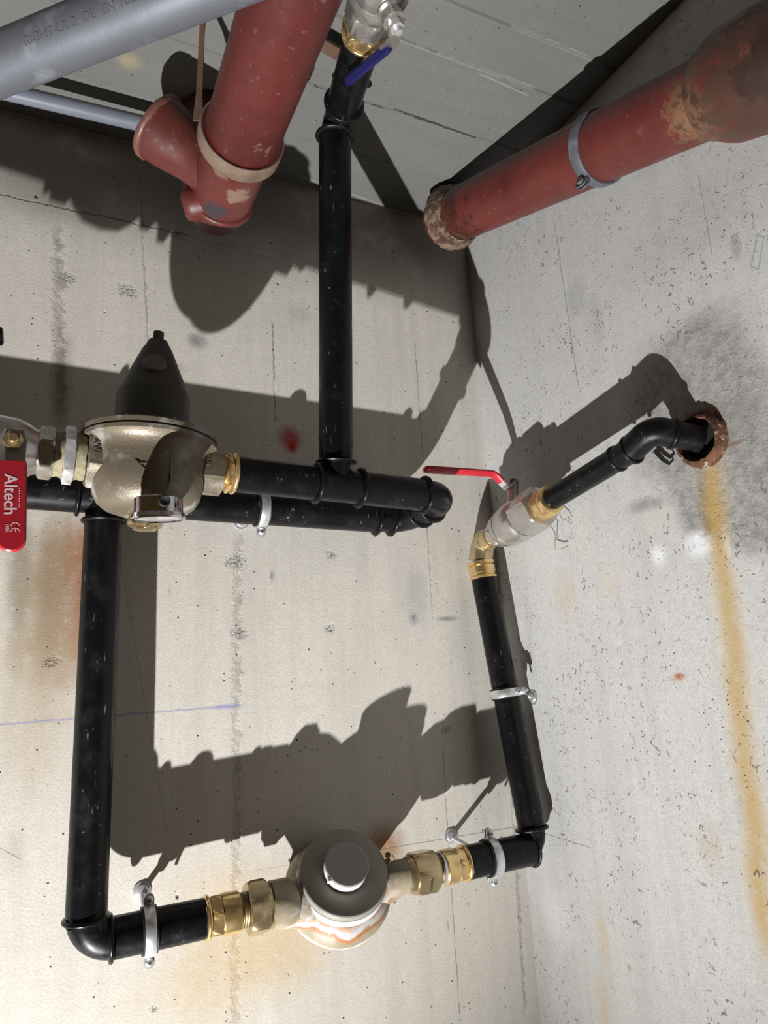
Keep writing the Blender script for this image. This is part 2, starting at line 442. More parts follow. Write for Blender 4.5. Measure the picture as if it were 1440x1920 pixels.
def right_extra(g, U, W, col, h, n2, n3, n4):
    # coarse mortar made good round the pipe hole
    m1 = g.ell(U, W, (-0.4090,-0.4727), .115, .125, .35, .30, n2)
    m2 = g.ell(U, W, (-0.4529,-0.5706), .11, .10, .35, .30, n2)
    m = g.mt('MAXIMUM', m1, m2)
    gr = g.mix(g.ss(n4, .35, .65), (.25, .245, .24), (.40, .39, .375))
    col = g.mix(g.mt('MULTIPLY', m, .88), col, gr)
    h = g.mt('ADD', h, g.mt('MULTIPLY', m, g.mt('MULTIPLY', n4, 3.2)))
    for (c, ru, rv, k, cc) in (((-0.3329,-0.5898), .035, .030, .75, (.62, .59, .54)), ((-0.3242,-0.5683), .045, .014, .6, (.20, .19, .18)), ((-0.3293,-0.6322), .022, .022, .95, (.86, .87, .90)), ((-0.3878,-0.6279), .030, .020, .95, (.86, .87, .90)),
                               ((-0.4229,-0.6337), .010, .025, .8, (.82, .82, .84)), ((-0.4101,-0.5841), .020, .050, .80, (.28, .175, .05)), ((-0.4087,-0.6107), .014, .014, .9, (.17, .085, .03)),
                               ((-0.4320,-0.4961), .012, .022, .95, (.45, .20, .045)), ((-0.4487,-0.5303), .026, .004, .85, (.22, .09, .03)), ((-0.4571,-0.5134), .045, .05, .4, (.25, .235, .21)),
                               ((-0.3355,-0.7718), .012, .0060, .95, (.42, .13, .035)), ((-0.3247,-0.7759), .014, .004, .5, (.6, .38, .2)), ((-0.2864,-0.8550), .004, .004, .8, (.25, .17, .09)),
                               ((-0.3420,-0.9533), .03, .045, .35, (.50, .38, .26)), ((-0.1523,-1.0983), .016, .06, .35, (.62, .48, .26)), ((-0.1384,-1.1766), .020, .05, .4, (.62, .47, .24)), ((-0.1948,-1.1185), .004, .006, .6, (.4, .2, .1)),
                               ((-0.2485,-0.2606), .025, .04, .35, (.30, .31, .31)), ((-0.2824,-0.3086), .02, .05, .35, (.30, .30, .29)), ((-0.4466,-0.2682), .16, .07, .35, (.36, .36, .36)), ((-0.4925,-0.3232), .010, .022, .6, (.18, .18, .18)),
                               ((-0.1556,-0.6643), .03, .05, .30, (.60, .45, .28)), ((-0.2412,-0.6522), .03, .03, .25, (.70, .52, .33)), ((-0.0692,-1.0957), .05, .05, .35, (.80, .81, .84)), ((-0.3954,-0.8966), .014, .04, .3, (.35, .35, .36))):
        m = g.ell(U, W, c, ru, rv, .8, .55, n2)
        m = g.mt('MULTIPLY', m, g.mt('MULTIPLY', g.ss(n4, .18, .55), k))
        col = g.mix(m, col, cc)
    # yellow run below the hole
    for (w, k, cc) in ((.032, .40, (.64, .50, .28)), (.019, .68, (.54, .355, .12))):
        m = g.line(U, W, (-0.4192,-0.5501), (-0.3959,-1.0271), w, n2, .02, .95)
        col = g.mix(g.mt('MULTIPLY', m, g.mt('MULTIPLY', g.ss(n4, .1, .5), k)), col, cc)
    # cracks and pencil line, a blue scribble
    for (p, q, w, k, cc) in (((-0.2251,-0.1313), (-0.2317,-0.3810), .0011, .75, (.12, .12, .12)), ((-0.0501,-0.9902), (-0.1465,-0.9907), .0007, .75, (.12, .11, .1)),
                             ((-0.5048,-0.3537), (-0.5177,-0.3245), .0016, .5, (.16, .22, .36)), ((-0.5122,-0.3608), (-0.5238,-0.3312), .0014, .5, (.16, .22, .36)), ((-0.5166,-0.3238), (-0.5238,-0.3312), .0014, .5, (.16, .22, .36)), ((-0.5048,-0.3537), (-0.5121,-0.3614), .0014, .5, (.16, .22, .36)),
                             ((-0.4632,-0.2181), (-0.4629,-0.3176), .0009, .6, (.14, .14, .14)), ((0.0173,-1.1045), (0.0319,-1.2655), .004, .4, (.2, .19, .17))):
        m = g.line(U, W, p, q, w, n4, w * 3)
        col = g.mix(g.mt('MULTIPLY', m, k), col, cc)
    # rain-drop pits and drag marks of the render coat
    pz = g.noise(150, 2, .5, g.scaled((1, 1, .8)), 1.2)
    band = g.mt('ADD', g.mt('MULTIPLY', g.ss(n2, .42, .62), .8), .15)
    pit = g.mt('MULTIPLY', g.ss(pz, .635, .69), band)
    col = g.mix(g.mt('MULTIPLY', pit, .8), col, (.11, .10, .09))
    h = g.mt('SUBTRACT', h, g.mt('MULTIPLY', pit, 1.6))
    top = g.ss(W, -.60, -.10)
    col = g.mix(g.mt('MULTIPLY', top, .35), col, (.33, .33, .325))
    return col, h

def ceil_extra(g, U, W, col, h, n2, n3, n4):
    gv = g.noise(18, 5, .6, g.scaled((.18, 1, 1)), .9)
    col = g.mix(g.mt('MULTIPLY', g.ss(gv, .4, .62), .5), col, (.15, .147, .138))
    h = g.mt('ADD', h, g.mt('MULTIPLY', gv, .9))
    for (p, q, w, k, cc) in (((-0.3117,-0.0223), (-0.1166,0.0016), .004, .5, (.30, .30, .29)), ((-0.2919,-0.3029), (-0.0811,-0.3061), .0026, .32, (.42, .42, .40)), ((-0.1642,-0.3733), (-0.0221,-0.3734), .0026, .30, (.42, .42, .40)), ((-0.1599,-0.2971), (-0.0791,-0.2919), .0016, .4, (.40, .40, .38))):
        m = g.line(U, W, p, q, w, n4, w * 3)
        col = g.mix(g.mt('MULTIPLY', m, k), col, cc)
    for (p, q, w) in (((-0.3510,-0.1983), (-0.2505,-0.1982), .0013), ((-0.2357,-0.2012), (-0.1011,-0.1980), .0014)):
        m = g.line(U, W, p, q, w, n4, w * 5)
        col = g.mix(g.mt('MULTIPLY', m, .9), col, (.04, .038, .035)); h = g.mt('SUBTRACT', h, g.mt('MULTIPLY', m, 2))
    m = g.ell(U, W, (-0.5753,-0.1453), .02, .018, .9, .6, n2); col = g.mix(g.mt('MULTIPLY', m, .4), col, (.42, .34, .17))
    return col, h

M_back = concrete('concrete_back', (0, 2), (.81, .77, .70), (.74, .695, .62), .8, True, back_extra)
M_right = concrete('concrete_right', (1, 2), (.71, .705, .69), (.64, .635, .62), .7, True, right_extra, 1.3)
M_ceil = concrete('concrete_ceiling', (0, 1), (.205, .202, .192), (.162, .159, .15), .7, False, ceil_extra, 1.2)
M_floor = concrete('concrete_floor', (0, 1), (.42, .38, .33), (.35, .32, .28), .8, False)

# ------------------------------------------------------------------ other materials
def m_black(name='black_plastic', base=.0050, rough=.30):
    g = NG(name)
    n = g.noise(38, 5, .65); s = g.noise(420, 2, .5, g.scaled((1, 1, .18)))
    col = g.mix(g.mt('MULTIPLY', g.ss(n, .52, .80), .55), (base, base, base * 1.15), (.022, .022, .026))
    d, c = g.voro(95); sp = g.n.new('ShaderNodeSeparateColor'); g.l.new(c, sp.inputs[0])
    dot = g.mt('MULTIPLY', g.ss(g.mt('SUBTRACT', d, g.mt('MULTIPLY', n, .16)), .03, -.02), g.ss(sp.outputs[1], .90, .96))
    scr = g.mt('MULTIPLY', g.ss(s, .66, .74), g.ss(n, .48, .60))
    col = g.mix(g.mt('MULTIPLY', g.mt('MAXIMUM', dot, scr), .6), col, (.30, .30, .31))
    g.bump(g.noise(70, 3, .5), .06, .001)
    return g.fin(col, g.ss(n, .3, .75, rough - .05, rough + .20), 0, .24)
M_black = m_black()
M_rubber = NG('black_rubber').fin((.012, .012, .013), .62)

def m_metal(name, col, rough, dirt=None, dk=.5, scale=30, metal=1.0, b=.1, grain=None):
    g = NG(name); n = g.noise(scale, 5, .6)
    c = g.mix(g.ss(n, .35, .75), col, tuple(x * .72 for x in col))
    mt_ = metal
    if dirt:
        k = g.mt('MULTIPLY', g.ss(n, .5, .72), dk); c = g.mix(k, c, dirt); mt_ = g.mt('MULTIPLY', g.mt('SUBTRACT', 1.0, k), metal)
    g.bump(g.noise(scale * 12, 3, .6) if grain is None else grain(g), b, .0006)
    return g.fin(c, g.ss(n, .3, .8, rough - .06, rough + .14), mt_)
M_brass = m_metal('brass', (.92, .67, .32), .24, (.42, .30, .14), .35, 45, .88)
M_brass_old = m_metal('tarnished_brass', (.62, .50, .29), .28, (.24, .19, .12), .5, 40, .85)
M_brass_dark = m_metal('dirty_brass_thread', (.34, .27, .16), .45, (.08, .065, .045), .7, 120)
M_bronze = m_metal('cast_bronze', (.20, .165, .12), .44, (.42, .40, .37), .85, 34, .35, .6)
M_nickel = m_metal('nickel_plate', (.60, .575, .54), .30, (.36, .33, .29), .45, 28, .88)
M_chrome = m_metal('chrome', (.72, .70, .70), .14)
M_zinc = m_metal('bright_zinc', (.82, .83, .85), .40, (.6, .6, .6), .4, 60, .8)
M_galv = m_metal('galvanised_steel', (.15, .16, .185), .55, (.22, .235, .265), .8, 26, .4, .15)
M_white = NG('white_plastic').fin((.84, .84, .82), .35)
M_dark_ink = NG('dark_print').fin((.085, .09, .10), .6)
M_white_ink = NG('white_print').fin((.90, .70, .72), .5)
M_glass_face = NG('gauge_glass').fin((.40, .38, .37), .15)
M_sticker = NG('paper_sticker').fin((.62, .50, .46), .7)
M_red_ink = NG('red_print').fin((.45, .10, .09), .6)

def m_plain(name, col, rough, var=.7, scale=40, b=.05, spec=.5):
    g = NG(name); n = g.noise(scale, 4, .6)
    g.bump(g.noise(scale * 8, 3), b, .0008)
    return g.fin(g.mix(g.ss(n, .35, .75), col, tuple(x * var for x in col)), rough, 0, spec)
M_lever_red = m_plain('red_lever_grip', (.50, .018, .034), .38, .85, 60, .03)
M_lever_blue = m_plain('blue_lever_grip', (.016, .015, .105), .32, .7, 70, .05)
M_meter_grey = m_plain('grey_enamel', (.30, .29, .25), .5, .88, 15, .05)
M_meter_lid = m_plain('grey_lid', (.37, .355, .34), .5, .94, 10, .02)
M_bell = m_plain('dark_bell_enamel', (.055, .053, .047), .55, .7, 20, .08)
M_conduit = m_plain('grey_conduit', (.17, .185, .23), .38, .9, 12, .02)
M_hemp = m_plain('hemp_strands', (.36, .31, .20), .9, .5, 160, .6)
M_strap = m_plain('brown_painted_steel', (.13, .075, .052), .55, .6, 30, .2)
M_dark = NG('recess_shade').fin((.012, .010, .008), .9)  # near-black colour painted as the shade inside recesses
M_blackscrap = NG('black_scrap').fin((.01, .01, .01), .7)

def m_red(name, bare, chips=.5, dk=(.108, .0175, .0145), marks=()):
    g = NG(name); n = g.noise(9, 4, .6); f = g.noise(60, 5, .7); q = g.noise(150, 3, .6)
    col = g.mix(g.ss(n, .3, .75), dk, tuple(x * .62 for x in dk))
    chip = g.ss(g.mt('ADD', g.mt('MULTIPLY', f, .6), g.mt('MULTIPLY', n, .4)), .60, .66)
    col = g.mix(g.mt('MULTIPLY', chip, chips), col, bare)
    col = g.mix(g.mt('MULTIPLY', g.ss(q, .64, .70), .28), col, (.30, .14, .11))
    for (c, r, k, cc) in marks:
        d = g.n.new('ShaderNodeVectorMath'); d.operation = 'DISTANCE'; g.l.new(g.pos, d.inputs[0]); d.inputs[1].default_value = c
        m = g.ss(g.mt('ADD', d.outputs['Value'], g.mt('MULTIPLY', g.mt('SUBTRACT', f, .5), r * 2.6)), r, r * .55)
        col = g.mix(g.mt('MULTIPLY', m, k), col, cc)
    g.bump(g.mt('ADD', g.mt('MULTIPLY', f, .6), g.mt('MULTIPLY', q, .3)), .22, .0015)
    return g.fin(col, g.ss(f, .3, .8, .38, .6), 0, .5)

# ------------------------------------------------------------------ the setting
def slab_y(name, x0, x1, z0, z1, mat, th=.15):
    m = MB(); m.add([(x0, 0, z0), (x1, 0, z0), (x1, 0, z1), (x0, 0, z1), (x0, th, z0), (x1, th, z0), (x1, th, z1), (x0, th, z1)],
                    [(0, 1, 2, 3), (4, 7, 6, 5), (0, 4, 5, 1), (1, 5, 6, 2), (2, 6, 7, 3), (3, 7, 4, 0)])
    return m.build(name, mat)
FLOOR = -2.62
wb = slab_y('wall_back', -2.4, .05, FLOOR, 0.0, M_back); tag(wb, kind='structure')
def WX(z): return .002 - .016 * z
m = MB(); a, b, th = WX(FLOOR), WX(0), .15
m.add([(a, 0, FLOOR), (a, -2.4, FLOOR), (b, -2.4, 0), (b, 0, 0), (a + th, 0, FLOOR), (a + th, -2.4, FLOOR), (b + th, -2.4, 0), (b + th, 0, 0)],
      [(0, 1, 2, 3), (4, 7, 6, 5), (0, 4, 5, 1), (1, 5, 6, 2), (2, 6, 7, 3), (3, 7, 4, 0)])
wr = m.build('wall_right', M_right); tag(wr, kind='structure')
# ceiling: the print of the sawn boards it was cast on, each a little higher or lower, fins of grout between
ys = [0.0, -.100, -.198, -.304, -.372, -.470, -.565, -.66, -.76, -.86, -.96, -1.06, -1.3, -1.6, -2.4]
prof = []; rnd = random.Random(3); off = [rnd.uniform(0.0, .0022) for _ in ys]
for i, y in enumerate(ys):
    if i == 0: prof.append((y, off[0])); continue
    fin = 0.0016 if i in (2, 3, 4, 5) else .0006
    prof += [(y + .0022, off[i - 1]), (y + .0004, -fin), (y - .0004, -fin * .8), (y - .0022, off[i])] if i < len(ys) - 1 else [(y, off[i - 1])]
prof += [(-2.4, .15), (0, .15)]
n = len(prof)
m = MB(); vs = [(x, y, z) for x in (-2.4, .05) for (y, z) in prof]
m.add(vs, [(i, (i + 1) % n, n + (i + 1) % n, n + i) for i in range(n)] + [tuple(range(n)), tuple(range(2 * n - 1, n - 1, -1))])
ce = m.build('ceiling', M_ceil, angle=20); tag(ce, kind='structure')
m = MB(); m.box((-1.15, -1.2, FLOOR - .05), (1, 0, 0), (0, 1, 0), (0, 0, 1), 2.6, 2.6, .1)
fl = m.build('floor', M_floor); tag(fl, kind='structure')

# ------------------------------------------------------------------ pipework makers
PR = .021            # the larger black pipe
def black_pipe(label, a, b, r=PR, rings=(), rr=.0046, mat=None):
    a, b = Vector(a), Vector(b); d = (b - a).normalized(); L = (b - a).length
    t = thing('black_pipe', label, 'pipe', a)
    MB().lathe(a, d, [(0, r * .8), (0, r - .0006), (.0006, r), (L - .0006, r), (L, r - .0006), (L, r * .8)], 48).build('tube', mat or M_black, t)
    for s in rings:
        ring(MB(), lerp(a, b, s), d, r, r + rr, .0058).build('collar_ring', M_black, t)
    return t
def elbow(label, path, r, rings=(), rr=.004):
    t = thing('pipe_elbow', label, 'pipe elbow', path[len(path) // 2])
    MB().tube(path, r, 40).build('bend', M_black, t)
    for (c, d) in rings: ring(MB(), c, d, r, r + rr, .0056).build('collar_ring', M_black, t)
    return t

def clamp(label, c, axis, n, r, root, wall_n, ears=(1, -1), band_w=.0115, group='pipe clamps with rubber lining'):
    """two-piece pipe clamp on a threaded rod; n points away from the wall"""
    c = Vector(c); a = Vector(axis).normalized(); n = Vector(n); n = (n - a * n.dot(a)).normalized(); u = a.cross(n)
    root = Vector(root); wn = Vector(wall_n).normalized()
    t = thing('pipe_clamp', label, 'pipe clamp', c, group)
    ri = r + .0002; w = band_w
    MB().lathe(c, a, [(-w * .68, ri), (-w * .68, ri + .0028), (-w * .5, ri + .0022), (w * .5, ri + .0022), (w * .68, ri + .0028), (w * .68, ri)], 48, closed=True).build('rubber_lining', M_rubber, t)
    MB().lathe(c, a, [(-w * .5, ri + .0023), (-w * .5, ri + .0042), (-w * .22, ri + .0050), (w * .22, ri + .0050), (w * .5, ri + .0042), (w * .5, ri + .0023)], 48, closed=True).build('band', M_zinc, t)
    for s in ears:
        e = c + u * (s * (ri + .0085))
        m = MB()
        for q in (-1, 1):
            m.box(e - u * (s * .003) + n * (q * .0022), a, u, n, w * .95, .012, .0017, .0004)
            m.lathe(e + n * (q * .0022 - .00085) + u * (s * .002), n, [(0, w * .475), (.0017, w * .475)], 20)
        m.build('ear', M_zinc, t)
        b = MB().lathe(e + n * .0030 + u * (s * .001), n, [(0, .0046), (.0014, .0046), (.0030, .0034), (.0034, .0022)], 20)
        b.lathe(e - n * .0150 + u * (s * .001), n, [(0, .0019), (.0125, .0019)], 12)
        bo = b.build('bolt', M_zinc, t)
        m = MB()
        m.box(e + n * .0065 + u * (s * .001), a, u, n, .0036, .0008, .0005); m.box(e + n * .0065 + u * (s * .001), u, a, n, .0036, .0008, .0005)
        m.build('cross_slot_shade', M_dark, bo)
    back = c - n * (ri + .0048)
    d = (back - root).normalized()
    MB().hexa(back - d * .007, d, 0, .0085, .0062, .001).build('boss_nut', M_zinc, t)
    MB().lathe(root, d, [(.0005, .0031), ((back - root).length - .004, .0031)], 16).build('threaded_rod', M_zinc, t)
    MB().lathe(root, wn, [(0, .0105), (.0012, .0105), (.0018, .0070), (.004, .0058), (.0046, .0032)], 28).build('wall_washer', M_zinc, t)
    return t

def plate(outline, o, xd, yd, th, bev=.0012):
    """flat outline extruded to th along x cross y, edges eased"""
    x = Vector(xd).normalized(); y = Vector(yd); y = (y - x * y.dot(x)).normalized(); z = x.cross(y); o = Vector(o)
    P = [Vector((p[0], p[1], 0)) for p in outline]; n = len(P)
    ctr = sum(P, Vector()) / n
    def inset(k):
        out = []
        for i in range(n):
            e1 = (P[i] - P[i - 1]).normalized(); e2 = (P[(i + 1) % n] - P[i]).normalized()
            nn = Vector((-(e1.y + e2.y), e1.x + e2.x, 0))
            nn = nn.normalized() if nn.length > 1e-9 else Vector()
            out.append(P[i] + nn * k)
        return out
    layers = [(0, bev), (bev, 0), (th - bev, 0), (th, bev)]
    vs = []; fs = []
    for (h, k) in layers:
        for p in inset(k): vs.append(o + x * p.x + y * p.y + z * h)
    for i in range(3):
        for k in range(n):
            k2 = (k + 1) % n
            fs.append((i * n + k, i * n + k2, (i + 1) * n + k2, (i + 1) * n + k))
    fs.append(tuple(range(n - 1, -1, -1))); fs.append(tuple(range(3 * n, 4 * n)))
    return MB().add(vs, fs)
def stadium(L, w0, w1, n=10, nose=True):
    """outline from x=0 (width w0) to x=L (width w1, rounded)"""
    pts = [(0, -w0 / 2)]
    r = w1 / 2
    for i in range(n + 1):
        th = -PI / 2 + PI * i / n
        pts.append((L - r + math.cos(th) * r, math.sin(th) * r))
    pts.append((0, w0 / 2))
    return pts

def brass_end(t, p0, d, L, r, up=(0, 0, 1), mat=None, hexfirst=False):
    """compression end piece: flange bead at the pipe, hexagon, plain sleeve. From the pipe outwards along d."""
    mat = mat or M_brass
    ring(MB(), Vector(p0) + Vector(d) * .003, d, r - .001, r + .0028, .0056).build('flange_bead', mat, t)
    MB().hexa(p0, d, .0062, .0062 + L * .32, r + .0022, .0010, up=up).build('hexagon', mat, t)
    MB().lathe(p0, d, [(.0062 + L * .32 + .0002, r - .002), (.0064 + L * .32, r + .0008), (.0075 + L * .32, r + .0012), (L - .001, r + .0012), (L, r + .0004), (L, r - .003)], 44).build('sleeve', mat, t)

# ================================================================== lower run with the water meter
BA, BB = Vector((-0.5841,-0.0560,-1.0110)), Vector((-0.0136,-0.0720,-1.0011))
DB = (BB - BA).normalized()
def Bx(x): return lerp(BA, BB, (x - BA.x) / (BB.x - BA.x))
xs = dict(r0=(-0.5593,-0.0560,-1.0118)[0], p1=(-0.4644,-0.0570,-1.0096)[0], s1=(-0.4257,-0.0570,-1.0113)[0], t1=(-0.4157,-0.0570,-1.0114)[0], n1=(-0.3885,-0.0570,-1.0113)[0], k1=(-0.3764,-0.0580,-1.0075)[0],
          k2=(-0.2135,-0.0620,-1.0007)[0], n2=(-0.1738,-0.0620,-1.0014)[0], t2=(-0.1616,-0.0630,-1.0012)[0], p2=(-0.1250,-0.0630,-1.0025)[0], r2=(-0.0237,-0.0660,-1.0021)[0])
LT = Vector((-0.5809,-0.0510,-0.5571)); LB = Vector((-0.5870,-0.0560,-0.9838))
elbow('large black elbow at the foot of the long upright pipe, below left of the meter', bend(LB - Vector((0, 0, .004)), BA, Bx(xs['r0']) - DB * .0005, .030), PR - .0004,
      [(LB - Vector((0, 0, .0034)), (0, 0, 1)), (Bx(xs['r0']) - DB * .0032, DB)])
black_pipe('short black pipe between the lower left elbow and the brass end of the meter', Bx(xs['r0']) + DB * .0002, Bx(xs['p1']))
black_pipe('longest upright black pipe, standing between upper tee and lower left elbow', LB + (LT - LB).normalized() * .0002, LT - (LT - LB).normalized() * .004, PR)
t = thing('brass_connector', 'brass pipe connector with long sleeve, fitted to the meter inlet side pipe', 'pipe connector', Bx(xs['p1']))
L1 = xs['s1'] - xs['p1']
brass_end(t, Bx(xs['p1']) + DB * .0002, DB, L1, PR, up=(0, .35, 1))
MB().lathe(Bx(xs['s1']), DB, [(.0003, .0150), (.0003, .0185), (.0025, .0190), (.004, .0180), (.0055, .0190), (.007, .0180), (.0085, .0190), (xs['t1'] - xs['s1'] - .0003, .0180), (xs['t1'] - xs['s1'] - .0003, .014)], 40).build('thread', M_brass_dark, t)
t = thing('union_nut', 'tarnished brass union nut on the side of the meter with the long sleeve', 'union nut', Bx(xs['t1']))
Ln = xs['n1'] - xs['t1']
MB().hexa(Bx(xs['t1']), DB, 0, Ln * .82, .0305, .004, up=(0, .5, 1)).build('hexagon', M_brass_old, t)
MB().lathe(Bx(xs['t1']), DB, [(Ln * .82 + .0002, .016), (Ln * .82 + .0002, .0235), (Ln, .0225), (Ln, .016)], 40).build('shoulder', M_brass_old, t)

# meter
MA = Vector((-.10, -.76, .64)).normalized()
MC = Vector((-0.2993,-0.0740,-0.9834))
g = NG('meter_body')
dt = g.n.new('ShaderNodeVectorMath'); dt.operation = 'DOT_PRODUCT'; sb = g.n.new('ShaderNodeVectorMath'); sb.operation = 'SUBTRACT'
g.l.new(g.pos, sb.inputs[0]); sb.inputs[1].default_value = MC; g.l.new(sb.outputs[0], dt.inputs[0]); dt.inputs[1].default_value = MA
n5 = g.noise(26, 4, .6); n6 = g.noise(110, 4, .65)
tt = g.mt('ADD', dt.outputs['Value'], g.mt('MULTIPLY', g.mt('SUBTRACT', n5, .5), .030))
col = g.mix(g.ss(n5, .3, .7), (.36, .31, .215), (.27, .225, .15))
col = g.mix(g.mt('MULTIPLY', g.ss(n6, .5, .7), .4), col, (.46, .41, .32))
def band(lo, hi, c, k, col):
    mm = g.mt('MULTIPLY', g.ss(tt, lo - .003, lo + .001), g.ss(tt, hi + .003, hi - .001))
    return g.mix(g.mt('MULTIPLY', g.mt('MULTIPLY', mm, zl), k), col, c)
zl = g.mt('MULTIPLY', g.ss(g.xyz()[2], MC.z - .006, MC.z - .030), g.mt('MULTIPLY', g.ss(g.xyz()[0], MC.x - .085, MC.x - .060), g.ss(g.xyz()[0], MC.x + .075, MC.x + .050)))
col = band(-.055, -.0515, (.72, .45, .25), .75, col)
col = band(-.0515, -.049, (.80, .78, .74), .6, col)
col = band(-.036, -.0318, (.42, .16, .05), .95, col)
col = band(-.031, -.022, (.66, .66, .68), .75, col)
col = band(-.024, -.0215, (.60, .32, .16), .8, col)
col = g.mix(g.mt('MULTIPLY', g.mt('MULTIPLY', g.mt('MULTIPLY', zl, g.ss(tt, -.034, -.030)), g.ss(n6, .5, .62)), .7), col, (.45, .45, .50))
g.bump(n6, .35, .0012)
M_mbody = g.fin(col, .48, g.ss(tt, -.05, -.065, 0.0, .35))
t = thing('water_meter', 'round water meter with grey lid, bronze body and crusty rust streaks', 'water meter', MC - MA * .05)
MU = (Vector((0, 0, 1)) - MA * MA.z).normalized()
m = MB()
m.lathe(MC, MA, [(-.086, .0), (-.085, .018), (-.081, .034), (-.074, .046), (-.064, .060), (-.054, .0665), (-.043, .0670), (-.032, .0610), (-.024, .0540), (-.0205, .050), (-.0205, .042)], 64)
MX = MC - MA * .046
pl_, pr_ = Bx(xs['n1'] + .0004), Bx(xs['k2'] - .0004)
def neck(p, e, r0, r1):
    pts = []; rr = []
    for i in range(9):
        q = i / 8; pts.append(lerp(p, e, q)); rr.append(r0 + (r1 - r0) * (1 - (1 - q) ** 2.2))
    return pts, rr
pc = Bx(MX.x)
for (e, r0, r1, seg0) in ((pl_, .036, .0250, .020), (pr_, .034, .0200, .018)):
    base = lerp(MX, pc, .6) + Vector((0, .014, -.014))
    dd = DB if e.x > MX.x else -DB
    pts = [base, lerp(base, e, .35), lerp(base, e, .55), lerp(base, e, .72), lerp(base, e, .84), e - dd * .004, e]
    pts = pts[:3] + [p + Vector((0, .004, -.003)) if i_ < 1 else p for i_, p in enumerate(pts[3:])]
    rr = [r0, r0 * .95, r0 * .85, r0 * .70, max(r1 * 1.08, r0 * .56), r1, r1]
    m.tube(pts, rr, 40)
body = m.build('body', M_mbody, t, 50)
MB().lathe(MC, MA, [(-.020, .044), (-.020, .0525), (-.0188, .0540), (-.0022, .0540), (-.0008, .0532), (0, .0520), (0, .028)], 72).build('cap', M_meter_grey, t)
MB().lathe(MC, MA, [(-.0200, .0532), (-.0200, .0556), (-.0100, .0556), (-.0092, .0546), (-.0092, .0536)], 72, closed=True).build('cap_rim', M_white, t)
MB().lathe(MC, MA, [(.0003, .0264), (.0145, .0264), (.0145, .0250)], 56).build('register_ring', M_white, t)
lid = MB().lathe(MC, MA, [(.0147, .0250), (.0147, .0269), (.0165, .0269), (.0174, .0258)], 56).build('lid', M_meter_lid, t)
hc = MC + MA * .011 - MU * .012 - Vector((1, 0, 0)) * .0235
MB().box(hc, MU, MA, MU.cross(MA), .007, .006, .006, .001).build('lid_hinge', M_white, t)
for q in ((-0.2410,-0.0750,-0.9743), (-0.2428,-0.0780,-0.9801)):
    MB().lathe(q, (-.3, -.8, .2), [(-.0016, .0020), (-.0016, .0034), (.0012, .0038), (.0022, .0026), (.0018, .0012)], 18).build('lead_seal', M_brass_dark, t)
MB().tube([(-0.2405,-0.0740,-0.9745), (-0.2326,-0.0700,-0.9753), (-0.2274,-0.0660,-0.9838), (-0.2203,-0.0600,-0.9925)], .00045, 6).build('seal_wire', M_brass_dark, t)
MB().box(Vector((-0.3792,-0.0800,-1.0171)), DB, (0, 0, 1), (0, 1, 0), .014, .010, .003, .0008).build('sealing_lug', M_nickel, t)

t = thing('union_nut', 'brass union nut with stamped number beside the lead seals of the meter', 'union nut', Bx(xs['k2']))
Ln = xs['n2'] - xs['k2']
MB().lathe(Bx(xs['k2']), DB, [(0, .014), (0, .0200), (Ln * .10, .0215), (Ln * .22, .0218), (Ln * .22, .014)], 40).build('shoulder', M_brass_old, t)
hx = MB().hexa(Bx(xs['k2']), DB, Ln * .225, Ln, .0275, .0045, phase=PI / 6, up=(0, -.42, 1)).build('hexagon', M_brass_old, t)
hup = Vector((0, -.42, 1)).normalized(); hn = (Matrix.Rotation(math.radians(90), 3, DB) @ hup); hn = hn if hn.y < 0 else -hn
text('61200Z', hx, M_brass_dark, Bx(xs['k2'] + Ln * .62) + hn * (.0275 * .867 + .0003), hn.cross(DB), -DB, .0058, .0002)
t = thing('brass_connector', 'smooth brass pipe connector between the numbered union nut and right elbow', 'pipe connector', Bx(xs['t2']))
MB().lathe(Bx(xs['n2']), DB, [(.0003, .014), (.0003, .0180), (.003, .0186), (.005, .0178), (.007, .0186), (xs['t2'] - xs['n2'] - .0035, .0178), (xs['t2'] - xs['n2'] - .0035, .014)], 40).build('thread', M_brass_dark, t)
MB().lathe(Bx(xs['t2']), -DB, [(.0001, .015), (.0001, .0196), (.0032, .0196), (.0032, .015)], 40).build('sealing_ring', M_zinc, t)
brass_end(t, Bx(xs['p2']) - DB * .0002, -DB, xs['p2'] - xs['t2'] - .0004, PR - .0007, up=(0, .35, 1))
black_pipe('short black pipe between the smooth brass connector and the lower right elbow', Bx(xs['p2']), Bx(xs['r2']) - DB * .0002)
RT, RB = Vector((-0.0366,-0.0320,-0.6241)), Vector((-0.0168,-0.0710,-0.9725))
DR = (RT - RB).normalized(); RR = .0188
elbow('black elbow low in the corner under the upright pipe of the right wall', bend(Bx(xs['r2']) + DB * .0003, BB, RB - DR * .0005, .022), RR - .001,
      [(Bx(xs['r2']) + DB * .0030, DB), (RB - DR * .0032, DR)], .0062)
black_pipe('slim upright black pipe fixed close to the right wall', RB, RT, RR)

clamp('zinc clamp holding the short pipe by the lower left elbow', Bx((-0.5235,-0.0570,-1.0107)[0]), DB, (0, -1, 0), PR, (-0.5236,0.0000,-0.9849), (0, -1, 0))
clamp('zinc clamp holding the short pipe by the lower right elbow', Bx((-0.0860,-0.0640,-1.0031)[0]), DB, (0, -1, .0), PR, (-0.1054,0.0000,-0.9858), (0, -1, 0))
cr = lerp(RB, RT, .515)
clamp('zinc clamp holding the upright pipe on the right wall', cr, DR, (-1, -.35, 0), RR, (0.0148,-0.0602,-0.8018), (-1, 0, 0), ears=(1,))

